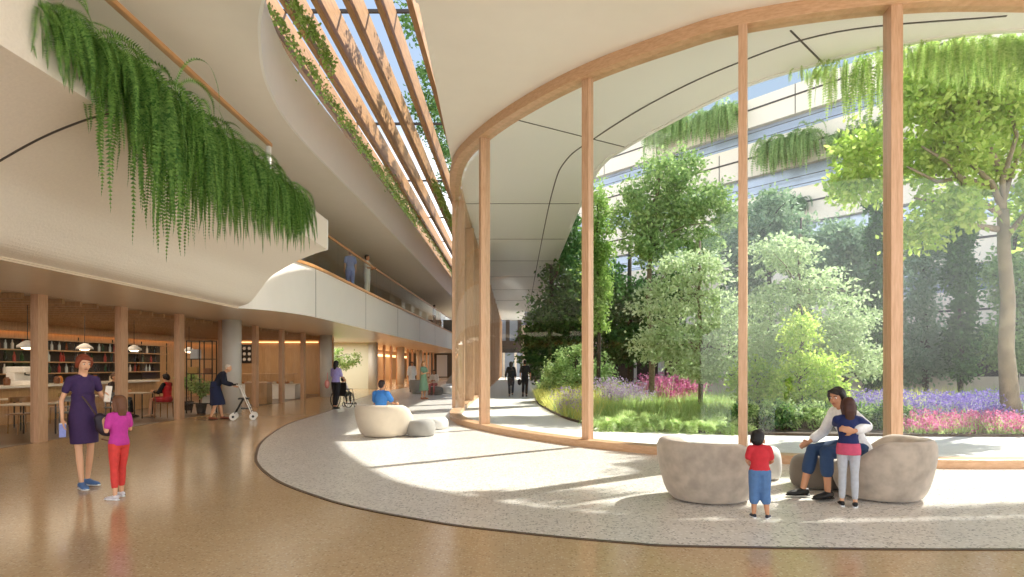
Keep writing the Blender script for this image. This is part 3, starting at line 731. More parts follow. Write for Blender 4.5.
meadow('flower_stems','green stems of the pink flower band at the right','flower stems',2600,14.0,14.9,905,1030,.36,.012,M['ggreen'],M['pink'],'pink flowers along the path right of the thick post',.038,.25,5,ftake=.55)
meadow('flower_stems','green stems of purple flowers behind the seated parent','flower stems',1600,15.2,17,862,903,.62,.012,M['ggreen'],M['purple'],'purple flowers between the seated parent and the thick post',.035,.2,5)
meadow('meadow_grass','yellow-green grass behind the purple flowers at the right','grass',7000,17.2,20,880,965,.7,.016,M['grassy'],None)
meadow('meadow_grass','soft green grass covering the rear of the garden bed','grass',14000,19,26,640,1080,.6,.018,M['ggreen'],None)
# ferns & low shrubs at the front
def fernplant(x,y,s,l,g,m=None):
    n=46; a=RNG.uniform(0,2*PI,n); P0=np.stack([.05*np.cos(a),.05*np.sin(a),np.full(n,.02)],1)
    D=unit(np.stack([np.cos(a)*RNG.uniform(.5,1.3,n),np.sin(a)*RNG.uniform(.5,1.3,n),np.full(n,.9)],1))
    t=fernobj('fern',fronds(P0,D,RNG.uniform(.5,1,n)*s,14,.13*s,1.7),m or M['fernlight']); t.location=(x,y,.06); tag(t,l,'fern',g); return t
rf=random.Random(5)
for k in range(26):
    px=604+k*5.6+rf.uniform(-3,3); zz=15.35+(.9 if k%2 else 0)-(.9*(px-604)/140)
    fernplant(gx(px,zz),zz,rf.uniform(.62,.8),'bright green fern at the front of the bed between the middle and slim posts','front ferns of the bed',M['ggreen'])
for k in range(11):
    px=935+k*8; zz=rf.uniform(17.6,19)
    fernplant(gx(px,zz),zz,.95,'green fern mound behind the purple flowers at the right','fern mounds at the right',M['ggreen'])
for k in range(17):
    px=748+k*9.3; zz=rf.uniform(14.7,15.3); x=gx(px,zz)
    tree('low_shrub','low dark green shrub at the bed edge behind the toddler and the pair','shrub',(x,zz,.06),.5,[(0,0,.32,.38,.3,.26)],700,.09,M['lmid'] if k%3 else M['ldark'],M['barkdark'],.015,6,cl=40,sig=.08,group='low shrubs behind the toddler and pair')
# round bush
tree('round_bush','rounded light green bush beside the path left of the middle post','bush',(gx(576,27),27,.06),2.2,[(0,0,1.3,1.2,1.1,1.0),(-.8,.2,.8,.8,.8,.6),(1.0,.1,.9,.8,.8,.7)],9000,.13,M['lmid'],M['barkdark'],.06,12,sig=.16)
tree('round_bush','bright yellow-green bush right of the slim post','bush',(gx(758,18),18,.06),1.2,[(0,0,.9,.7,.6,.6)],3000,.12,M['lbright'],M['barkdark'],.05,8,sig=.14)
# low wall
lw=MB().box(gx(655,30.8),30,30.8,31.05,0,.99).build('garden_wall',M['lowwall']); tag(lw,'low beige wall running behind the flower bed','garden wall')
# ------------------------------------------------------------------ trees; coordinates: photo column, depth, then heights
def at(px,z): return (gx(px,z),z,.05)
def B(px0,z0,lst):
    """blobs from photo (px,y,half width px, half height px, dz) at depth z0"""
    x0=gx(px0,z0); out=[]
    for px,y,w,h,dz in lst:
        q=z0+dz; out.append((gx(px,q)-x0,dz,gh(y,q)-.05,w*q/F,w*q/F*.9,h*q/F))
    return out
tree('broadleaf_tree','dark green tree over the path, left of the middle post','tree',at(552,36),10,B(552,36,[(550,330,24,34,0),(566,285,20,35,0),(540,355,16,22,0),(580,320,22,36,-1),(572,245,12,26,-2)]),26000,.24,M['ldark'],M['barkdark'],.2,20,sig=.35)
tree('broadleaf_tree','dark tree filling the view behind the middle post','tree',at(630,34),9,B(630,34,[(610,300,22,32,0),(640,310,24,26,0),(668,300,20,30,1),(625,345,26,18,0)]),20000,.24,M['ldark'],M['barkdark'],.2,16,sig=.35)
tree('climbing_vine','tall narrow column of yellow-green leaves directly behind the middle post','tree',at(598,26),9.3,B(598,26,[(598,205,8,26,0),(601,240,9,30,0),(599,280,10,30,0),(593,262,8,40,0),(596,310,10,26,0)]),12000,.15,M['lvine'],M['barkdark'],.09,14,sig=.2)
tree('maple_tree','tall airy green tree between the middle and slim posts','tree',at(651,22),9,B(651,22,[(662,180,26,22,0),(690,165,16,14,.5),(640,215,26,20,0),(700,200,26,18,0),(655,245,30,20,0),(700,245,24,20,.5),(720,215,16,12,0),(632,190,12,10,-.5),(672,212,24,18,.3)]),19000,.15,M['lmid'],M['bark'],.11,30,cl=70,sig=.22,trunk=[(0,0,0),(.05,0,2),(-.08,.05,4),(.0,0,5.6),(.2,0,7.2),(.3,0,8.2)])
tree('acacia_tree','pale feathery tree left of the slim post','tree',at(700,19.5),6,B(700,19.5,[(695,270,34,18,0),(665,300,28,20,0),(715,310,28,22,0),(680,340,36,20,0),(722,345,20,22,0),(655,345,20,18,0),(700,365,36,14,0)]),17000,.13,M['lpale'],M['bark'],.08,30,cl=70,sig=.30,flat=.75)
tree('acacia_tree','pale feathery tree right of the slim post','tree',at(800,18.5),6,B(800,18.5,[(785,255,32,18,0),(770,300,26,22,0),(820,290,30,20,0),(850,320,30,22,0),(800,335,40,22,0),(760,350,24,20,0),(845,360,34,18,0),(790,375,36,16,0)]),21000,.13,M['lpale'],M['bark'],.08,34,cl=70,sig=.30,flat=.75)
tree('slender_tree','slim dark-stemmed tree behind the seated parent','tree',at(801,16.2),4,B(801,16.2,[(800,330,18,14,0),(812,365,26,12,0),(790,395,20,12,0),(826,390,18,10,0)]),6500,.11,M['lbright'],M['barkdark'],.055,22,cl=50,sig=.18,minh=.05,trunk=[(0,0,0),(.05,0,.5),(-.06,.0,1.1),(.03,0,1.9),(.02,0,3)])
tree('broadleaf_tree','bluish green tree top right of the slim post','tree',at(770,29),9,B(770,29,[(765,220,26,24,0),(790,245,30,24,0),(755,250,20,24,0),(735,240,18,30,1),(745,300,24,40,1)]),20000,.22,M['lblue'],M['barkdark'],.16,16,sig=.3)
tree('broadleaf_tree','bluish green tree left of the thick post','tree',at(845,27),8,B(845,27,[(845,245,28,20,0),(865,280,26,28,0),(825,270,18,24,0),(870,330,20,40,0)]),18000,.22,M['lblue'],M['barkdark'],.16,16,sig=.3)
tree('cypress_tree','narrow dark tree in the middle of the view behind the pale trees','tree',at(801,28),9,B(801,28,[(801,250,6,14,0),(802,290,7,28,0),(802,340,8,34,0)]),7000,.2,M['ldark'],M['barkdark'],.1,8,sig=.14)
tree('cypress_tree','narrow dark tree just left of the thick post','tree',at(876,24),9,B(876,24,[(876,240,8,40,0),(876,310,9,40,0),(876,380,9,24,0)]),8000,.2,M['ldark'],M['barkdark'],.1,8,sig=.14)
tree('cypress_tree','dark tree between the thick post and the big trunk','tree',at(960,27),8,B(960,27,[(962,235,10,20,0),(960,280,13,32,0),(963,340,14,36,0)]),10000,.2,M['ldark'],M['barkdark'],.12,8,sig=.18)
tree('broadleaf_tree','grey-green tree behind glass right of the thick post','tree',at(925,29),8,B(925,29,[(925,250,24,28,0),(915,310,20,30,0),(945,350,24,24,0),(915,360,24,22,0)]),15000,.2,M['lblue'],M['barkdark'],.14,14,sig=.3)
tree('broadleaf_tree','grey-green tree at the right edge behind the big trunk','tree',at(1015,28),8,B(1015,28,[(1010,280,22,32,0),(1035,320,24,40,0),(1000,345,24,24,0),(1030,240,20,24,0)]),15000,.2,M['lmid'],M['barkdark'],.14,14,sig=.3)
# big right tree with bright leaves
def bigtree():
    z=15.2; b=at(1016,z); t=thing('shade_tree','large tree with mottled trunk and bright yellow-green leaves at the right edge','tree',b)
    bl=B(1016,z,[(925,110,30,26,0),(960,90,36,30,-.3),(1000,105,30,30,0),(920,160,24,24,.3),(960,150,30,24,0),(940,205,28,18,0),(1040,130,34,40,.3),(985,175,22,16,.5),(1045,210,26,34,0),(1000,70,40,24,0),(925,70,26,20,0),(918,235,20,12,0),(962,215,16,10,-.3),(865,150,24,14,.4),(862,185,26,20,.6)])
    P,D,C=crown(bl,27000,60,.20,.15)
    L=RNG.uniform(.7,1.3,len(P))*.165; leafmesh('foliage',P,D,L,L*.62,M['lbright'],t)
    x=lambda px,y:(gx(px,z)-b[0],0,gh(y,z)-.05)
    T=[x(1016,434),x(1010,400),x(1006,350),x(1008,300),x(1004,250),x(1003,210)]
    m=MB().tube(T,[.26,.20,.165,.15,.135,.12],12)
    for pth in [[(1003,210),(985,185),(960,150),(945,110)],[(1003,212),(1000,180),(1008,140),(1005,90)],[(1003,215),(975,200),(940,165),(915,150)],[(1003,230),(970,222),(935,205),(910,200)],[(1003,200),(1020,170),(1035,120)],[(960,150),(935,120),(920,90)],[(1000,170),(975,130),(970,80)],[(975,200),(950,170),(932,140)],[(1004,240),(1025,215),(1045,200)],[(985,185),(962,178),(930,185),(900,170)]]:
        pts=[Vector(x(*q))+Vector((0,random.uniform(-.3,.3)*(i>0),0)) for i,q in enumerate(pth)]
        m.tube(pts,[.075*(1-.8*i/(len(pts)-1))+.008 for i in range(len(pts))],8)
    m.build('trunk',M['mottle'],t,True)
M['mottle']=mat('mottled_bark','8d7e66',.8,noise=.35,nscale=3,bump=.3)
bigtree()
# ivy on louvres
for i,(xx,z0,z1,m_,l,n) in enumerate([(-5.32,10.5,34,'lvine','ivy trailing along the louvre beside the white upstand',3000),(-4.70,11,16,'lvine','short ivy garland on the fifth roof louvre',1300),(-3.4,26,48,'lvine','ivy hanging along the far stretch of the fourth roof louvre',4500),(-5.0,24,60,'lmid','ivy hanging along the far stretch of the sixth roof louvre',4500)]):
    t=thing('ivy',l,'ivy',(xx+.19,z0,9.0)); n_=n; y=RNG.uniform(0,z1-z0,n_); P=np.stack([RNG.normal(.03,.06,n_),y,.15-np.abs(RNG.normal(0,.15,n_))*(1+.5*np.sin(y*3))],1)
    L=RNG.uniform(.7,1.3,n_)*.085; leafmesh('leaves',P,unit(RNG.normal(size=(n_,3))+np.array([0,0,-.5])),L,L*.75,M[m_],t)
    MB().tube([(0,q,.06+.04*math.sin(q*3)) for q in np.linspace(0,z1-z0,30)],.012,5).build('stem',M['bark'],t)
# tree above the skylight
t=tree('rooftop_tree','dark leafy tree showing through the roof louvres near the glass wall','tree',(-1.35,24,8.4),7,[(-1.35,-6.6,2.3,.35,1.3,.5),(-1.2,-3.2,2.4,.6,1.5,.5),(-1.7,-.2,2.5,.8,1.6,.5),(-1.2,3,2.5,.8,2,.6),(-1.5,8,2.6,1.0,2.4,.7)],6500,.15,M['ldark'],M['barkdark'],.07,26,sig=.2,trunk=[(1.2,-1,0),(.9,-1,1),(.4,-.6,2),(0,0,3)])
# indoor tree in the recess
tree('indoor_tree','small indoor tree with loose leaves against the pale recess wall','potted tree',(gx(338,37.5),37.5,.0),2.3,[(-.1,0,2.1,.5,.4,.4),(.3,0,1.6,.45,.4,.2),(-.5,0,1.3,.3,.3,.5),(.9,0,1.9,.4,.3,.3)],1500,.15,M['lmid'],M['barkdark'],.03,14,cl=25,sig=.12)
for nm,(px,zz,h) in {'leafy potted plant at the foot of the black rack in the cafe':(203,20.0,.55),'leafy potted plant left of the black rack in the cafe':(190,21.5,.75)}.items():
    b=(gx(px,zz)-.25,zz+.4,.006)
    t=tree('potted_plant',nm,'plant',b,h,[(0,0,h+.25,.3,.25,.2)],700,.1,M['lmid'],M['barkdark'],.012,8,cl=30,sig=.08)
    MB().lathe([(.12,0),(.17,.3),(.15,.3),(.14,.27)],seg=18).build('pot',M['dark'],t)
# ------------------------------------------------------------------ courtyard building
ux,uy=.618,-.786; B0=Vector((9,57.5))
bd=thing('courtyard_building','large pale building with stepped white bands and blue-grey glazing across the courtyard','building',(9,57.5,0),math.atan2(uy,ux))
# local: x along facade toward the right/near, y = away behind (positive = into building)
s0,s1=-13,42
for a,b in ((18.9,20.95),(15.3,17.5),(11.3,13.5),(7.3,9.5),(3.3,5.5)):
    MB().box(s0,s1,0,9,a,b).build('spandrel_band',M['bwhite'],bd)
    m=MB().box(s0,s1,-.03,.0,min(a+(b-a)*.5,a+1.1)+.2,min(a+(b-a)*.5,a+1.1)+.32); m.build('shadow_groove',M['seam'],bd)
    jj=MB()
    for q in range(int(s0),int(s1),6): jj.box(q,q+.05,-.02,0,a,b)
    jj.build('panel_joint',M['seam'],bd)
for a,b in ((17.5,18.9),(13.5,15.3),(9.5,11.3),(5.5,7.3)):
    g=MB().box(s0,s1,.5,8.5,a,b).build('glazing_band',M['bglass'],bd)
    lo=MB()
    for h in (.45,1.0): lo.box(s0,s1,.1,.16,a+h,a+h+.03)
    lo.build('louvre_rail',M['seam'],bd)
    MB().box(s0,s1,.05,.1,a,a+.25).build('window_sill',M['bwhite'],bd)
g=MB().box(s0,s1,1.2,8.5,0,3.3).build('ground_floor_glazing',M['dark'],bd)
for q in range(int(s0),int(s1),3): MB().box(q,q+.35,.2,.6,0,3.3).build('ground_column',M['bwhite'],bd)
# planters on the building
def on_facade(px): # X/z=k
    k=(px-CX)/F; # B0+u*s
    s=(k*B0.y-B0.x)/(ux-k*uy); p=B0+Vector((ux,uy))*s; return p
for i,(p0,p1,yt,yb,m_,l) in enumerate([(646,689,122,150,'lmid','green plant cascade on the roofline left of the tallest cascade'),(691,732,110,142,'lmid','tallest green plant cascade on the roofline, left of the slim post'),(755,812,138,172,'lmid','plant cascade on the white band right of the slim post'),(820,884,130,165,'lmid','plant cascade on the white band left of the thick post'),(756,803,198,212,'ldark','small dark planter row low on the building right of the slim post')]):
    a=on_facade(p0); b=on_facade(p1); c=(a+b)/2; wd_=(b-a).length*.86; h=gh(yt+8,c.y); drop=(yb-yt-4)*c.y/F
    n=240; u=RNG.uniform(-.5,.5,n); lx=u*wd_; P0=np.stack([lx*ux,lx*uy-.5+RNG.uniform(-.3,.3,n),np.zeros(n)],1)
    D=unit(np.stack([RNG.normal(-.2,.3,n),RNG.normal(-.5,.3,n),RNG.uniform(.1,1.1,n)],1))
    t=thing('plant_cascade',l,'hanging plant',(c.x,c.y,h)); Ln=drop*RNG.uniform(.45,1.25,n)+.5
    fernobj('fronds',fronds(P0,D,Ln,16,.16,3.8),M[m_],t)
    sx=wd_*ux/2; MB().rbox((0,-.25,-.25),(wd_,.5,.4),math.atan2(uy,ux)).build('planter_box',M['rail'],t)
# far building closing the end of the path
fb=thing('end_building','dark two storey facade with white columns closing the end of the path','building',(0,80.5,0))
MB().box(-1.4,3.2,0,6,3.1,4.6).build('floor_band',M['dark'],fb); MB().box(-1.4,3.2,.8,6,0,12).build('glazing',M['bglass'],fb)
for q in np.arange(-1.2,3,1.5): MB().box(q,q+.3,0,.3,0,3.1).build('column',M['bwhite'],fb); MB().box(q+.4,q+.9,0,.3,4.6,12).build('wall_pier',M['dark'],fb)
# ================================================================== people
def remeshed(mb, vox, smooth=3):
    me=mb.mesh('tmp'); o=bpy.data.objects.new('tmp',me); col.objects.link(o)
    r=o.modifiers.new('R','REMESH'); r.mode='VOXEL'; r.voxel_size=vox; r.use_smooth_shade=True
    s=o.modifiers.new('S','SMOOTH'); s.factor=.5; s.iterations=smooth
    dg=bpy.context.evaluated_depsgraph_get(); dg.update(); e=o.evaluated_get(dg)
    out=bpy.data.meshes.new_from_object(e,preserve_all_data_layers=True,depsgraph=dg)
    bpy.data.objects.remove(o); bpy.data.meshes.remove(me)
    out.materials.clear(); return out
V3=Vector
BASE=dict(pel=(0,0,.95),chest=(0,0,1.36),neck=(0,.005,1.45),head=(0,-.02,1.585),
 hipL=(.085,0,.91),knL=(.095,-.015,.50),anL=(.095,.02,.085),
 hipR=(-.085,0,.91),knR=(-.095,-.015,.50),anR=(-.095,.02,.085),
 shL=(.150,0,1.38),elL=(.215,.03,1.12),wrL=(.225,-.02,.885),
 shR=(-.150,0,1.38),elR=(-.215,.03,1.12),wrR=(-.225,-.02,.885))
skins={'light':'e0ac88','mid':'c58d69','tan':'a8714d','dark':'7a4e35'}
for k_,c_ in skins.items(): M['skin_'+k_]=mat('skin_'+k_,c_,.5)
M['lip']=mat('lips','a4524a',.4); M['eyew']=mat('eye_white','f2eee8',.2); M['iris']=mat('iris','2c1f17',.2)
_mc={}
def cm_(c,rough=.8):
    if (c,rough) not in _mc: _mc[(c,rough)]=mat('cloth_'+c,c,rough,noise=.08,nscale=25)
    return _mc[(c,rough)]
def figure(label, loc, rz, H=1.70, J=None, skin='light', vox=.011, wear=(), hair=None, look=(0,-1,0), hs=1.0, group=None, slim=1.0, hands=True, grip=.5):
    slim=slim*.95
    s=H/1.70; j={k:V3(v) for k,v in BASE.items()}
    for k,v in (J or {}).items(): j[k]=V3(v)
    t=thing('person',label,'person',loc,rz,group)
    lk=V3(look).normalized()
    def S(v): return V3(v)*s
    lat0=(j['hipL']-j['hipR']).normalized(); lat1=(j['shL']-j['shR']).normalized()
    def torso(m,inf=0,lo=-1,hi=1,seg=16):
        pel,ch,nk=j['pel'],j['chest'],j['neck']; ax=(ch-pel)
        st=[(-.24,.115,.085),(-.14,.155,.108),(-.02,.165,.112),(.18,.142,.098),(.32,.130,.093),(.5,.138,.10),(.72,.158,.112),(.9,.155,.108),(1.02,.128,.088),(1.10,.085,.07),(1.18,.062,.06)]
        pts=[];rr=[];sd=[]
        for f,a,b in st:
            if f<lo-1e-6 or f>hi+1e-6: continue
            p=pel+ax*f
            if f>1: p=ch.lerp(nk,min(1,(f-1)/.18))+ (ax.normalized()*.0)
            pts.append(S(p)); rr.append(((a*slim+inf)*s,(b*slim+inf)*s)); q=min(1,max(0,f)); sd.append(lat0.lerp(lat1,q))
        m.tube(pts,rr,seg,side=sd)
    def limb(m,a,b,c,r,inf=0,f0=0,f1=2.0,seg=10):
        """chain a-b-c, f1 in 0..2 is how far down it reaches"""
        P=[];R=[]
        for k in range(13):
            f=k/6
            if f<f0-1e-6 or f>f1+1e-6: continue
            p=a.lerp(b,f) if f<=1 else b.lerp(c,f-1)
            rad=np.interp(f,[0,.5,1,1.35,2],r)
            P.append(S(p)); R.append((rad*slim+inf)*s)
        m.tube(P,R,seg); m.ell(P[0],R[0]*.98,10,7); m.ell(P[-1],R[-1]*.98,10,7)
        if f0<1<f1: m.ell(S(b),(np.interp(1,[0,.5,1,1.35,2],r)*slim+inf)*s,10,7)
    def yoke(m,inf=0):
        c=j['chest']; u=(j['neck']-c).normalized()
        m.tube([S(j['shR']),S((j['shR']+c)/2+u*.028),S(c+u*.05),S((j['shL']+c)/2+u*.028),S(j['shL'])],[(r_*slim+inf)*s for r_ in (.046,.052,.058,.052,.046)],12)
    RA=[.047,.042,.036,.035,.025]; RL=[.088,.075,.054,.055,.036]
    # --- body
    m=MB(); torso(m); yoke(m)
    hd=j['head']; m.tube([S(j['chest'].lerp(j['neck'],.5)),S(j['neck']),S(hd+V3((0,0,-.04)))],[.062*s,.052*s,.050*s],12)
    for q in 'LR':
        limb(m,j['sh'+q],j['el'+q],j['wr'+q],RA); limb(m,j['hip'+q],j['kn'+q],j['an'+q],RL)
        m.ell(S(j['hip'+q]),.085*s*slim,12,8)
    # head
    up=V3((0,0,1)); lt=lk.cross(up)*-1
    lt=up.cross(lk).normalized() if abs(lk.z)<.95 else V3((1,0,0)); up2=lk.cross(lt).normalized(); 
    if up2.z<0: up2=-up2
    R=Matrix((lt,-lk,up2)).transposed()   # local: x left, y back, z up
    h=s*hs
    def HP(x,y,z): return S(hd)+R@(V3((x,y,z))*h)
    m.ell(HP(0,.012,.022),(.073*h,.092*h,.092*h),18,12,rot=R)
    m.ell(HP(0,-.02,-.045),(.054*h,.060*h,.062*h),16,10,rot=R)
    m.ell(HP(0,-.045,-.085),(.028*h,.025*h,.022*h),10,8,rot=R)
    m.tube([HP(0,-.072,.018),HP(0,-.092,-.022),HP(0,-.082,-.032)],[.008*h,.015*h,.012*h],8)
    for q in (-1,1):
        m.ell(HP(q*.075,.012,-.01),(.012*h,.020*h,.032*h),8,7,rot=R)
        m.ell(HP(q*.036,-.052,-.03),(.022*h,.02*h,.022*h),8,7,rot=R)
    # hands and feet
    for q in 'LR':
        sg=1 if q=='L' else -1
        w=j['wr'+q]; d=(w-j['el'+q]).normalized(); hk=J.get('hd'+q) if J else None
        if hk is not None: d=V3(hk).normalized()
        pn=V3((-sg,0,0)); 
        if J and J.get('pn'+q) is not None: pn=V3(J['pn'+q])
        pn=(pn-d*pn.dot(d)); pn=pn.normalized() if pn.length>.05 else d.orthogonal().normalized()
        wd=d.cross(pn)     # across the palm
        if wd.dot(V3((0,-1,0)))<0: wd=-wd    # thumb side forward
        k=s*(1 if hs==1 else 1.02)
        pc=w*s+d*.045*k
        m.tube([w*s-d*.01*k,w*s+d*.02*k,w*s+d*.055*k,w*s+d*.085*k],[(.024*k,.020*k),(.036*k,.017*k),(.042*k,.016*k),(.038*k,.012*k)],10,side=wd)
        if hands:
            for fi,(o_,ln) in enumerate([(.030,.070),(.010,.078),(-.010,.073),(-.029,.058)]):
                b0=w*s+d*.078*k+wd*o_*k; c1=(d+pn*.25*grip*2).normalized(); c2=(d+pn*1.0*grip*2).normalized()
                b1=b0+c1*ln*.5*k; b2=b1+c2*ln*.5*k
                m.tube([b0,b1,b2],[.0095*k,.0085*k,.0065*k],7); m.ell(b2,.0065*k,6,5)
            b0=w*s+d*.02*k+wd*.030*k; b1=b0+(d*.6+wd*.7+pn*.3).normalized()*.036*k; b2=b1+(d*.9+wd*.2+pn*.3).normalized()*.032*k
            m.tube([b0,b1,b2],[.013*k,.010*k,.008*k],7); m.ell(b2,.008*k,6,5)
        a=j['an'+q]; tdir=V3(J['foot'+q]) if J and ('foot'+q) in J else V3((sg*.12,-1,-.0)); tdir.normalize(); k=s
        m.tube([S(a)-tdir*.045*k+V3((0,0,-.045))*k,S(a)+tdir*.03*k+V3((0,0,-.045))*k,S(a)+tdir*.12*k+V3((0,0,-.06))*k,S(a)+tdir*.165*k+V3((0,0,-.066))*k],[(.028*k,.03*k),(.033*k,.032*k),(.038*k,.020*k),(.028*k,.013*k)],10,side=V3((tdir.y,-tdir.x,0)))
    me=remeshed(m,vox*s if H>1.2 else vox*.8,2); link('body',me,M['skin_'+skin],t)
    # face
    if vox<=.012:
        for q in (-1,1):
            e=MB().ell(HP(q*.030,-.073,.012),(.0135*h,.009*h,.008*h),10,7,rot=R).build('eye',M['eyew'],t,True)
            MB().ell(HP(q*.030,-.0805,.012),(.006*h,.003*h,.0062*h),8,6,rot=R).build('iris',M['iris'],e,True)
            MB().tube([HP(q*.014,-.085,.030),HP(q*.030,-.085,.036),HP(q*.048,-.072,.031)],.0035*h,6).build('eyebrow',cm_(hair[1] if hair else '3a2a20'),t)
        MB().tube([HP(-.022,-.078,-.056),HP(0,-.087,-.053),HP(.022,-.078,-.056)],[(.003*h),(.0065*h),(.003*h)],8).build('mouth',M['lip'],t,True)
    # --- clothes
    vx=max(vox*.9,.0095)*(s if H>1.2 else .8)
    for w in wear:
        kd=w[0]; c=w[1]; m=MB(); nm=w[-1] if isinstance(w[-1],str) and len(w)>3 else kd
        if kd=='top':      # ('top',colour,dict)
            o=w[2]; torso(m,o.get('inf',.014),o.get('lo',-.02),o.get('hi',1.10)); yoke(m,o.get('inf',.014)*.8)
            for q in 'LR': limb(m,j['sh'+q],j['el'+q],j['wr'+q],RA,o.get('inf',.014)+o.get('si',.004),0,o.get('sleeve',.5))
            for q in 'LR': m.ell(S(j['sh'+q]),(.050*slim+o.get('inf',.014)*.8)*s,12,8)
            nm=o.get('name','shirt')
        elif kd=='sleeves':
            o=w[2]
            for q in 'LR':
                m=MB(); limb(m,j['sh'+q],j['el'+q],j['wr'+q],RA,o.get('inf',.024),o.get('f0',0),o.get('f1',1.95)); link('sleeve',remeshed(m,vx,4),cm_(c),t)
            continue
        elif kd=='pants':
            o=w[2]; torso(m,o.get('inf',.010),-.24,o.get('hi',.18))
            for q in 'LR': limb(m,j['hip'+q],j['kn'+q],j['an'+q],RL,o.get('inf',.012)+o.get('li',0),0,o.get('leg',1.9)); m.ell(S(j['hip'+q]),(.084*slim+.010)*s,12,8)
            nm=o.get('name','trousers')
        elif kd=='skirt':  # cone around hips to a hem height
            o=w[2]; pel=j['pel']; z1=o['hem']; zt=o.get('top',1.08); fl=o.get('flare',.03); n=7; pts=[];rr=[]
            md=(j['knL']+j['knR'])/2
            for i in range(n):
                f=i/(n-1); z=zt+(z1-zt)*f
                g=min(1,max(0,(pel.z-z)/max(.01,pel.z-md.z))); x=pel.x+(md.x-pel.x)*g; y=pel.y+(md.y-pel.y)*g
                wv=np.interp(z,[z1,.88,.95,1.08,1.25],[.185+fl,.187,.18,.148,.15]); pts.append(S((x,y,z))); rr.append((wv*o.get('w',1)*(.55+.45*slim)*s,(wv*.72+ .01+abs(j['knL'].y-j['knR'].y)*.45*g)*s))
            m.tube(pts,rr,22,side=V3((1,0,0))); nm=o.get('name','skirt')
        elif kd=='shoes':
            for q in 'LR':
                mm=MB(); sg=1 if q=='L' else -1; a=j['an'+q]; tdir=V3(J['foot'+q]) if J and ('foot'+q) in J else V3((sg*.12,-1,0)); tdir.normalize(); k=s*1.0; sd_=V3((tdir.y,-tdir.x,0))
                A=S(a)
                mm.tube([A-tdir*.060*k+V3((0,0,-.038))*k,A+V3((0,0,-.030))*k,A+tdir*.07*k+V3((0,0,-.048))*k,A+tdir*.14*k+V3((0,0,-.054))*k,A+tdir*.185*k+V3((0,0,-.062))*k],[(.032*k,.036*k),(.040*k,.042*k),(.044*k,.034*k),(.044*k,.026*k),(.028*k,.016*k)],12,side=sd_)
                sh_=link('shoe',remeshed(mm,.008*max(s,.6),2),cm_(c,.55),t)
                so2=MB().tube([A-tdir*.068*k+V3((0,0,-.076))*k,A-tdir*.03*k+V3((0,0,-.076))*k,A+tdir*.12*k+V3((0,0,-.076))*k,A+tdir*.195*k+V3((0,0,-.074))*k],[(.030*k,.011*k),(.042*k,.011*k),(.048*k,.011*k),(.026*k,.010*k)],12,side=sd_)
                so2.build('sole',cm_(w[2],.6),sh_,True)
            continue
        link(nm,remeshed(m,vx,4),cm_(c),t)
    if hair:
        kd,c=hair[0],hair[1]; m=MB(); 
        if kd!='bald':
            m.ell(HP(0,.026,.036),(.080*h,.090*h,.090*h),18,12,rot=R); m.ell(HP(0,.045,.0),(.072*h,.070*h,.075*h),14,9,rot=R)
            m.ell(HP(0,-.03,.085),(.055*h,.045*h,.032*h),12,8,rot=R)
        if kd=='bob':
            for q in (-1,1): m.tube([HP(q*.055,-.03,.08),HP(q*.080,-.01,.02),HP(q*.078,.005,-.05)],[.028*h,.028*h,.020*h],10)
            m.tube([HP(0,.06,.05),HP(0,.085,-.02),HP(0,.075,-.08)],[.065*h,.06*h,.04*h],12)
            m.tube([HP(-.05,-.05,.085),HP(.02,-.075,.075),HP(.06,-.06,.05)],[.018*h,.02*h,.012*h],8)
        if kd=='long':
            L_=hair[2]; m.tube([HP(0,.055,.05),HP(0,.085,-.06),HP(0,.085,-.16),HP(hair[3] if len(hair)>3 else 0,.09,-.10-L_)],[(.072*h,.05*h),(.070*h,.045*h),(.055*h,.036*h),(.02*h,.014*h)],14,side=R@V3((1,0,0)))
            for q in (-1,1): m.tube([HP(q*.06,-.01,.07),HP(q*.080,.02,-.01),HP(q*.070,.05,-.11)],[.025*h,.024*h,.02*h],10)
        if kd=='bun': m.ell(HP(0,.10,.06),.036*h,12,8)
        if kd=='pony': m.tube([HP(0,.10,.04),HP(0,.135,-.02),HP(0,.12,-.12),HP(0,.11,-.2)],[.025*h,.03*h,.025*h,.01*h],10)
        if kd=='bald': m.ell(HP(0,.045,.012),(.077*h,.070*h,.075*h),14,9,rot=R); m.ell(HP(0,.02,.045),(.075*h,.086*h,.075*h),14,9,rot=R)
        link('hair',remeshed(m,.008*h/hs if vox<=.012 else .012,2),cm_(c,.6),t)
    return t, (lambda v: S(v)), s

Z0=.0
# 1 woman in purple: seen three-quarter, facing right, walking
J=dict(knR=(-.07,-.05,.49),anR=(-.06,-.10,.085),knL=(.10,.02,.50),anL=(.10,.10,.09),hipL=(.08,0,.91),
 elL=(.235,.02,1.14),wrL=(.21,-.20,1.13),hdL=(-.35,-.6,.75),pnL=(-1,0,0),
 elR=(-.225,.05,1.12),wrR=(-.235,.0,.885),footR=(-.12,-1,0),footL=(.3,-1,0))
wz=8.1; wx=gx(83,wz)
t,S,s=figure('woman with short red hair in a purple dress and blue sneakers',(wx,wz,Z0),math.radians(58),1.68,J,'light',.010,
 wear=[('top','3b2452',dict(lo=-.14,sleeve=.66,inf=.012,si=.004,name='dress_bodice')),('skirt','3b2452',dict(hem=.57,flare=-.012,w=1.0,top=1.2,name='dress_skirt')),('shoes','4f74a8','e8e8e6')],
 hair=('bob','7f371b'),look=(.0,-1,-.22),slim=.80)
p=J['wrL']; MB().box(-.035,.035,-.012,.012,-.10,.10).build('booklet',cm_('e6ddd0'),None)
o=bpy.data.objects['booklet']; o.name='booklet'; o.location=Vector(t.location)+Matrix.Rotation(math.radians(58),3,'Z')@(Vector((.17,-.27,1.20))*s); o.rotation_euler=(.1,.1,.8); tag(o,'small cream booklet held up by the woman in purple','booklet')
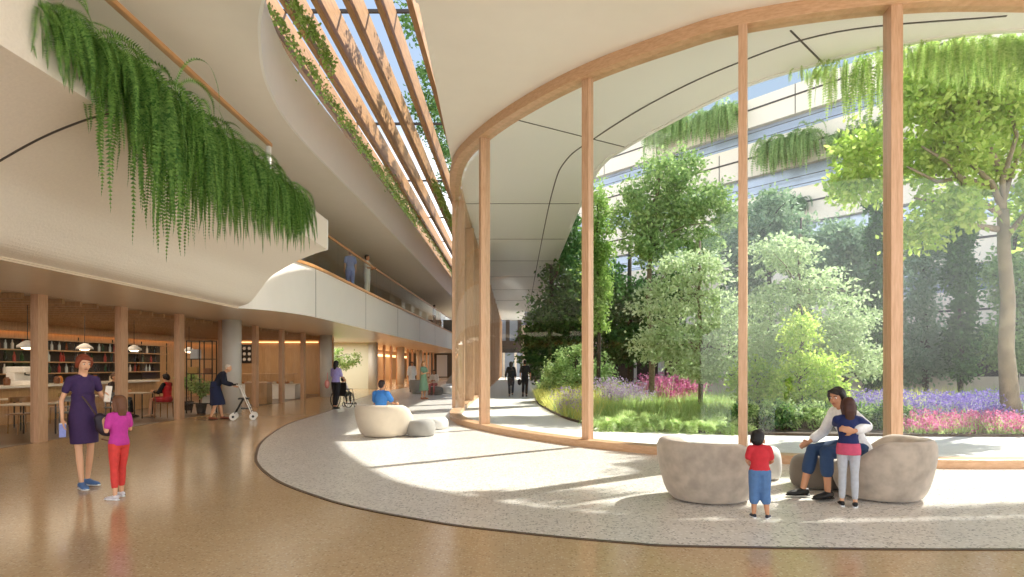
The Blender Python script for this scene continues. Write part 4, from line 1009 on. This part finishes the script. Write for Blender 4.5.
q=thing('leaflet','folded blue and white leaflet in the lowered hand of the woman in purple','leaflet',Vector(t.location)+Matrix.Rotation(math.radians(58),3,'Z')@(Vector((-.245,-.03,.77))*s),.5)
MB().box(-.035,.035,-.006,-.001,-.10,.06).build('front_sheet',cm_('8f9ad8'),q); MB().box(-.035,.035,.001,.006,-.09,.07).build('back_sheet',cm_('e6e8f2'),q)
# handbag
hb=thing('handbag','dark slouchy handbag hanging beside the woman in purple','handbag',(gx(105,8.05),8.05,.80),.2)
m=MB(); m.ell((0,0,0),(.12,.065,.13)); m.ell((.03,0,-.05),(.12,.07,.10)); m.ell((-.06,0,.07),(.07,.05,.08)); link('bag_body',remeshed(m,.012),cm_('2a1f2e',.5),hb)
MB().tube([(-.10,0,.12),(-.2,.0,.28),(-.26,0,.36)],.010,6).build('strap',cm_('4a2f24',.5),hb)
MB().tube([(.13,0,.05),(.15,0,-.12),(.06,0,-.21),(-.04,0,-.18)],.009,6).build('strap',cm_('7a4a30',.5),hb)
# 2 girl
J=dict(knR=(-.09,-.05,.50),anR=(-.12,-.10,.085),knL=(.10,.02,.5),anL=(.14,.10,.085),elR=(-.22,-.02,1.14),wrR=(-.15,-.18,1.26),hdR=(.3,-.6,.6),elL=(.22,.0,1.14),wrL=(.12,-.2,1.26),hdL=(-.3,-.6,.6),footR=(-.1,-1,0),footL=(.2,-1,0))
gz_=7.45
figure('little girl in a magenta t-shirt and red leggings',(gx(119,gz_),gz_,Z0),math.radians(-112),1.18,J,'light',.0115,
 wear=[('pants','d8423c',dict(leg=1.83,inf=.010)),('top','c2389a',dict(lo=-.14,sleeve=.7,inf=.018,si=.004)),('shoes','d9d4da','f0f0f0')],hair=('long','6b4329',.02),look=(.1,-1,.12),hs=1.22)
o=MB().ell((0,0,0),(.04,.04,.045)).build('orange',cm_('e08a2a'),None,True); o.location=(gx(115,7.42)-.10,7.5,1.55-.365); o.location=(gx(113,7.45),7.45,gh(418,7.45)); tag(o,'small orange fruit held by the girl in magenta','fruit')
# 3 bent woman with rollator, facing right and a bit away
J=dict(pel=(0,.10,.93),chest=(0,-.10,1.29),neck=(0,-.17,1.37),head=(0,-.25,1.475),shL=(.165,-.11,1.31),shR=(-.165,-.11,1.31),hipL=(.085,.08,.90),hipR=(-.085,.08,.90),
 knL=(.09,.0,.49),anL=(.10,-.08,.085),knR=(-.09,.07,.49),anR=(-.10,.20,.09),elL=(.23,-.15,1.06),wrL=(.24,-.40,.98),elR=(-.23,-.15,1.06),wrR=(-.24,-.40,.98),footL=(.05,-1,0),footR=(-.05,-1,0))
ez=18.2; ex=gx(219,ez)
figure('bent elderly woman with white hair in a navy cardigan pushing a rollator',(ex,ez,.0),math.radians(108),1.68,J,'light',.014,
 wear=[('top','1d2236',dict(lo=-.14,sleeve=1.75,inf=.022,name='cardigan')),('skirt','232a4c',dict(hem=.42,flare=.05,top=1.1)),('shoes','8a4a30','3a2a20')],hair=('bald','d9cdbf'),look=(0,-1,-.25),hands=True)
rl=thing('rollator','white framed four wheel rollator pushed by the elderly woman','rollator',(ex+.72,ez+.02,0),math.radians(108))
for sx in (-.25,.25):
    MB().tube([(sx,.30,.98),(sx,.22,1.0),(sx,.12,.96),(sx,-.22,.14)],.016,8).build('side_frame',M['white'],rl)
    MB().tube([(sx,.33,.985),(sx,.20,1.0)],.022,8).build('hand_grip',M['black'],rl)
    MB().tube([(sx,.28,.12),(sx,.02,.62)],.014,8).build('rear_leg',M['black'],rl)
    for yy in (-.24,.28):
        w=MB(); N=20; w.tube([(sx+.022,yy,.10),(sx-.022,yy,.10)],.10,20).build('wheel',M['white'],rl,bevel=.008)
        MB().tube([(sx+.028,yy,.10),(sx-.028,yy,.10)],.035,14).build('hub',M['black'],rl)
MB().box(-.22,.22,-.12,.16,.58,.62).build('seat',M['black'],rl,bevel=.01)
MB().tube([(-.25,-.19,.24),(.25,-.19,.24)],.012).build('cross_bar',M['black'],rl); MB().box(-.2,.2,-.16,.08,.30,.34).build('basket',M['black'],rl)
# 4 pusher and wheelchair, facing away right
J=dict(elL=(.20,-.05,1.14),wrL=(.17,-.28,1.03),elR=(-.20,-.05,1.14),wrR=(-.17,-.28,1.03),knL=(.09,-.06,.5),anL=(.09,-.02,.085),knR=(-.09,.04,.5),anR=(-.09,.14,.10))
pz=22.6; px_=gx(336,pz)
figure('person with long black hair in a lilac shirt pushing a wheelchair',(px_,pz,0),math.radians(160),1.70,J,'mid',.015,
 wear=[('pants','1b1a1f',dict(leg=1.95,inf=.016)),('top','9d94d2',dict(lo=-.02,sleeve=.9,inf=.018)),('shoes','1a1a1a','222222')],hair=('long','120f10',.12),hands=True)
o=thing('tote_bag','pink tote bag hanging left of the person in lilac','bag',(px_-.30,pz-.05,1.0),.3)
m=MB().ell((0,0,-.12),(.09,.13,.16)); link('bag_body',remeshed(m,.015),cm_('d98f88'),o); MB().tube([(0,-.08,.0),(.02,0,.28),(0,.08,0)],.01,6).build('strap',cm_('d98f88'),o)
wc=thing('wheelchair','black wheelchair with large spoked wheels and a child in it','wheelchair',(gx(343,23.25),23.3,0),math.radians(160))
def ringmb(m,c,R,r,n=28,seg=6):
    pts=[(c[0],c[1]+R*math.cos(2*PI*i/n),c[2]+R*math.sin(2*PI*i/n)) for i in range(n+1)]; return m.tube(pts,r,seg)
for sx in (-.28,.28):
    w=ringmb(MB(),(sx,.08,.30),.29,.018).build('wheel',M['black'],wc)
    sp_=MB()
    for i in range(10): a=2*PI*i/10; sp_.tube([(sx,.08,.30),(sx,.08+.28*math.cos(a),.30+.28*math.sin(a))],.004,4)
    sp_.build('spokes',M['grey'],w)
    ringmb(MB(),(sx*.88,-.38,.09),.075,.016,16).build('caster',M['black'],wc)
    MB().tube([(sx*.82,.24,.98),(sx*.82,.18,.90),(sx*.82,.16,.42),(sx*.82,.14,.30)],.012).build('back_tube',M['black'],wc)
    MB().tube([(sx*.82,.18,.68),(sx*.82,-.22,.68),(sx*.82,-.3,.46),(sx*.82,-.40,.15)],.012).build('side_tube',M['black'],wc)
MB().box(-.22,.22,.13,.17,.46,.92).build('backrest',M['black'],wc,bevel=.01); MB().box(-.22,.22,-.26,.16,.43,.47).build('seat',M['black'],wc,bevel=.01); MB().box(-.2,.2,-.52,-.40,.10,.12).build('footrest',M['black'],wc)
SIT=dict(pel=(0,.08,.56),chest=(0,.06,.97),neck=(0,.05,1.06),head=(0,.02,1.20),hipL=(.085,.05,.55),hipR=(-.085,.05,.55),shL=(.165,.06,.995),shR=(-.165,.06,.995),
 knL=(.11,-.36,.55),anL=(.11,-.42,.10),knR=(-.11,-.36,.55),anR=(-.11,-.42,.10),elL=(.22,.0,.75),wrL=(.15,-.22,.68),elR=(-.22,.0,.75),wrR=(-.15,-.22,.68))
def sit(**k): d=dict(SIT); d.update(k); return d
figure('child in a white top sitting in the wheelchair',(gx(343,23.25),23.3,.09),math.radians(160),1.32,sit(),'mid',.015,
 wear=[('pants','55503f',dict(leg=1.9)),('top','e5dfe2',dict(lo=-.14,sleeve=1.7,inf=.018)),('shoes','3a3a3a','dddddd')],hair=('short','1b1513'),hs=1.1)
# 5 boy in blue in the cream chair
figure('child with short dark hair in a blue t-shirt seen from behind in the cream chair',(-2.82,13.95,.02),math.radians(158),1.55,sit(elR=(-.25,-.06,.78),wrR=(-.22,-.28,.74),pel=(0,.08,.60),hipL=(.085,.05,.59),hipR=(-.085,.05,.59)),'mid',.0125,
 wear=[('pants','2c3650',dict(leg=1.9)),('top','3f82cf',dict(lo=-.14,sleeve=.75,inf=.022,si=.01)),('shoes','333333','dddddd')],hair=('short','2b1813'))
# 6 couple outside walking away
J=dict(knL=(.08,-.06,.50),anL=(.07,-.03,.085),knR=(-.08,-.01,.5),anR=(-.07,.22,.14),footR=(0,-1,-.5),elL=(.24,.0,1.12),wrL=(.27,-.02,.88))
figure('long-haired person in a black top walking away down the courtyard path',(gx(511,31),31,.004),math.radians(178),1.72,J,'light',.018,
 wear=[('pants','22252f',dict(leg=1.93,inf=.016)),('top','131316',dict(lo=-.14,sleeve=1.6,inf=.02)),('shoes','22252c','dddddd')],hair=('long','1f1512',.14))
J=dict(knR=(-.08,-.06,.50),anR=(-.07,-.04,.085),knL=(.08,.04,.5),anL=(.10,.30,.16),footL=(0,-1,-.6),elR=(-.25,.0,1.12),wrR=(-.25,-.02,.88))
figure('short-haired person in black carrying a dark jacket on the courtyard path',(gx(525,31),31.2,.004),math.radians(180),1.77,J,'mid',.018,
 wear=[('pants','18181c',dict(leg=1.93,inf=.018)),('top','141414',dict(lo=-.14,sleeve=.9,inf=.022)),('shoes','151515','333333')],hair=('short','1a1210'))
o=MB(); o.ell((0,0,0),(.10,.09,.16)); o=link('folded_jacket',remeshed(o,.02),cm_('121216'),None); o.location=(gx(519.5,31.1),31.0,.72); tag(o,'dark jacket hanging from the hand of the short-haired walker','jacket')
# 7 far hall people
figure('person in a long white coat standing far down the hall',(gx(412,37),37,.0),math.radians(20),1.74,None,'tan',.02,
 wear=[('pants','3a3a44',dict(leg=1.9)),('top','ece9e6',dict(lo=-.14,sleeve=1.8,inf=.025,name='coat')),('skirt','ece9e6',dict(hem=.60,flare=.02,top=1.1,name='coat_skirt')),('shoes','222222','222222')],hair=('short','1c1412'))
figure('blonde woman in a sage green dress standing in the hall',(gx(423.5,29),29,.006),math.radians(60),1.72,dict(elR=(-.22,-.08,1.12),wrR=(-.1,-.25,1.18),elL=(.22,-.04,1.12),wrL=(.14,-.22,1.15)),'light',.017,
 wear=[('top','7fa287',dict(lo=-.14,sleeve=.5,inf=.016,name='dress_bodice')),('skirt','7fa287',dict(hem=.38,flare=.08,top=1.15,name='dress_skirt')),('shoes','c98a6a','b07a5a')],hair=('long','b9854f',.02))
figure('person in a pale patterned top sitting on the dark ottoman',(gx(434,33),33.0,.006),math.radians(-10),1.68,sit(wrL=(.02,-.25,.75),wrR=(-.02,-.25,.75)),'tan',.019,
 wear=[('pants','b36a66',dict(leg=1.85)),('top','dccfc4',dict(lo=-.14,sleeve=1.6,inf=.02)),('shoes','8a5a50','ddcccc')],hair=('bun','241815'))
# 8 upper balcony
figure('person in a blue uniform standing on the upper balcony seen from behind',(-6.42,25.4,4.40),math.radians(-150),1.72,None,'light',.018,
 wear=[('pants','7d93d6',dict(leg=1.9,inf=.025)),('top','8199dc',dict(lo=-.14,sleeve=.8,inf=.026)),('shoes','e8e8ea','e8e8ea')],hair=('short','8a7360'))
figure('person in a white uniform leaning on the upper balcony handrail',(-6.12,27.0,4.40),math.radians(80),1.80,dict(elL=(.2,-.12,1.14),wrL=(.12,-.28,1.16),elR=(-.2,-.12,1.14),wrR=(-.12,-.28,1.16)),'mid',.018,
 wear=[('pants','e4e2e2',dict(leg=1.9,inf=.025)),('top','ecebea',dict(lo=-.14,sleeve=.8,inf=.026)),('shoes','e8e8ea','e8e8ea')],hair=('short','1a1210'))
figure('person far down the upper balcony behind the glass',(-5.9,48.6,4.40),math.radians(80),1.72,None,'mid',.022,
 wear=[('pants','55606a',dict(leg=1.9,inf=.02)),('top','cfd2da',dict(lo=-.14,sleeve=1.8,inf=.026)),('shoes','333333','333333')],hair=('short','1a1210'))
# 9 toddler, facing away
J=dict(chest=(0,-.03,1.34),head=(.02,-.10,1.53),neck=(0,-.05,1.43),knL=(.10,-.03,.48),anL=(.11,.0,.085),knR=(-.11,-.02,.48),anR=(-.13,.06,.085),shL=(.165,-.02,1.37),shR=(-.165,-.02,1.37),
 elL=(.235,-.02,1.13),wrL=(.17,-.20,1.05),elR=(-.24,-.03,1.13),wrR=(-.18,-.20,1.04),footL=(.15,-1,0),footR=(-.5,-1,0))
figure('toddler in a red t-shirt and blue jeans standing with back turned',(2.505,6.47,.006),math.radians(172),.86,J,'mid',.009,
 wear=[('pants','5579a8',dict(leg=1.45,inf=.022,li=.016)),('top','c92b36',dict(lo=-.02,sleeve=.78,inf=.026,si=.004)),('shoes','1e2230','e6e6e6')],hair=('short','15100f'),look=(-.35,-1,-.45),hs=1.72,slim=1.2)
# 10 parent seated, facing left
J=sit(pel=(0,.10,.58),chest=(.04,-.10,.95),neck=(.05,-.13,1.03),head=(.06,-.20,1.155),hipL=(.085,.06,.57),hipR=(-.085,.06,.57),shL=(.20,-.11,.975),shR=(-.12,-.11,.975),
 knL=(.10,-.36,.54),anL=(.10,-.34,.10),knR=(-.12,-.38,.54),anR=(-.12,-.50,.10),elR=(-.24,-.16,.74),wrR=(-.20,-.38,.62),hdR=(0,-.9,-.4),
 elL=(.42,-.10,.86),wrL=(.52,-.33,.82),hdL=(-.1,-1,.25),pnL=(-1,0,0))
pz=7.42; 
figure('seated parent in a white and navy jacket and rolled jeans hugging a girl',(3.93,pz+.03,.006),math.radians(-82),1.72,J,'mid',.0105,
 wear=[('pants','2b4468',dict(leg=1.62,inf=.018,li=.006,name='jeans')),('top','e7e6e6',dict(lo=-.14,sleeve=.2,inf=.022,name='jacket')),('sleeves','e7e6e6',dict(inf=.026,f0=.33,f1=1.83)),('shoes','17120f','0e0c0b')],hair=('bob','1c120f'),look=(.45,-1,-.2))
# girl hugging, seen from behind
J=dict(knL=(.085,0,.5),knR=(-.085,0,.5),anL=(.09,.0,.085),anR=(-.09,.03,.085),chest=(0,-.04,1.35),neck=(0,-.06,1.44),head=(0,-.07,1.575),shL=(.155,-.05,1.36),shR=(-.155,-.05,1.36),
 elR=(-.30,-.16,1.26),wrR=(-.30,-.34,1.24),elL=(.16,-.26,1.28),wrL=(.10,-.42,1.33),hdR=(.3,-.9,0),footL=(.1,-1,0),footR=(-.1,-1,0))
figure('girl with long brown hair in navy and light grey leggings hugging the seated parent',(3.67,6.98,.006),math.radians(158),1.18,J,'light',.0105,
 wear=[('pants','b9bcc2',dict(leg=1.9,inf=.010,name='leggings')),('skirt','c8506e',dict(hem=.82,flare=.0,top=1.0,name='pink_hem')),('top','16265a',dict(lo=-.02,sleeve=1.8,inf=.022)),('shoes','141417','e8e8e8')],hair=('long','43241a',.34),hs=1.2,slim=.95,look=(.2,-1,.05))
# 11 cafe guests
figure('woman with dark hair in a red top and black cardigan seated in the cafe',(-10.22,18.85,.006),math.radians(-95),1.66,sit(wrL=(.06,-.34,.79),wrR=(-.06,-.34,.79),elL=(.22,-.06,.76),elR=(-.22,-.06,.76)),'light',.0125,
 wear=[('skirt','c02a30',dict(hem=.46,flare=.0,top=.7,name='skirt')) if False else ('pants','b8282e',dict(leg=.8,inf=.02,name='skirt_cloth')),('top','d3252c',dict(lo=-.14,sleeve=.3,inf=.014)),('sleeves','19161a',dict(inf=.022,f1=1.7)),('shoes','c9a98a','8a6a50')],hair=('bob','1f1613'))
figure('guest in dark clothes facing the woman in red across the cafe table',(-11.62,18.75,.006),math.radians(95),1.68,sit(wrL=(.06,-.34,.79),wrR=(-.06,-.34,.79)),'mid',.016,
 wear=[('pants','2a2a30',dict(leg=1.9)),('top','3a2b2a',dict(lo=-.14,sleeve=1.6,inf=.02)),('shoes','222222','222222')],hair=('short','5a3a28'))
for a,b in ((3.3,7.7),):
    pass
SUN_E=6.2; SKY_E=1.0; EXPO=0.66
# ================================================================== camera, sun, sky
cam=bpy.data.cameras.new('camera'); co=bpy.data.objects.new('camera',cam); col.objects.link(co)
co.location=(0,0,CAMH); co.rotation_euler=(PI/2,0,0); cam.lens=22.5; cam.sensor_width=36; cam.shift_y=(HY-288.5)/1024; cam.clip_end=500; cam.clip_start=.05
sc.camera=co
sd=bpy.data.lights.new('sun','SUN'); sd.energy=SUN_E; sd.angle=math.radians(.8); sd.color=(1,.945,.87)
so_=bpy.data.objects.new('sun',sd); col.objects.link(so_)
el=math.radians(43); dirv=Vector((-.81*math.cos(el),-.586*math.cos(el),-math.sin(el)))
so_.rotation_euler=dirv.to_track_quat('-Z','Y').to_euler()
wd=bpy.data.worlds.new('world'); sc.world=wd; wd.use_nodes=True; nt=wd.node_tree
bg=nt.nodes['Background']; tc=nt.nodes.new('ShaderNodeTexCoord'); sp=nt.nodes.new('ShaderNodeSeparateXYZ')
nt.links.new(tc.outputs['Generated'],sp.inputs[0])
cr=nt.nodes.new('ShaderNodeValToRGB'); e=cr.color_ramp.elements
e[0].position=.0; e[0].color=(1.16,1.1,1.03,1); e[1].position=1; e[1].color=(.30,.46,.80,1)
x=e.new(.49); x.color=(1.16,1.1,1.03,1); x=e.new(.53); x.color=(2.25,2.2,2.13,1); x=e.new(.60); x.color=(1.9,1.95,2.0,1); x=e.new(.68); x.color=(.36,.46,.60,1)
mr=nt.nodes.new('ShaderNodeMapRange'); mr.inputs['From Min'].default_value=-1
nt.links.new(sp.outputs['Z'],mr.inputs['Value']); nt.links.new(mr.outputs['Result'],cr.inputs['Fac']); nt.links.new(cr.outputs['Color'],bg.inputs['Color'])
bg.inputs['Strength'].default_value=SKY_E
sc.view_settings.view_transform='Standard'; sc.view_settings.look='None'; sc.view_settings.gamma=1; sc.view_settings.use_curve_mapping=False
sc.view_settings.exposure=EXPO
c=sc.cycles; c.max_bounces=9; c.diffuse_bounces=6; c.glossy_bounces=3; c.transmission_bounces=4; c.transparent_max_bounces=24
c.caustics_reflective=False; c.caustics_refractive=False; c.use_denoising=True; c.sample_clamp_indirect=6; c.use_adaptive_sampling=True
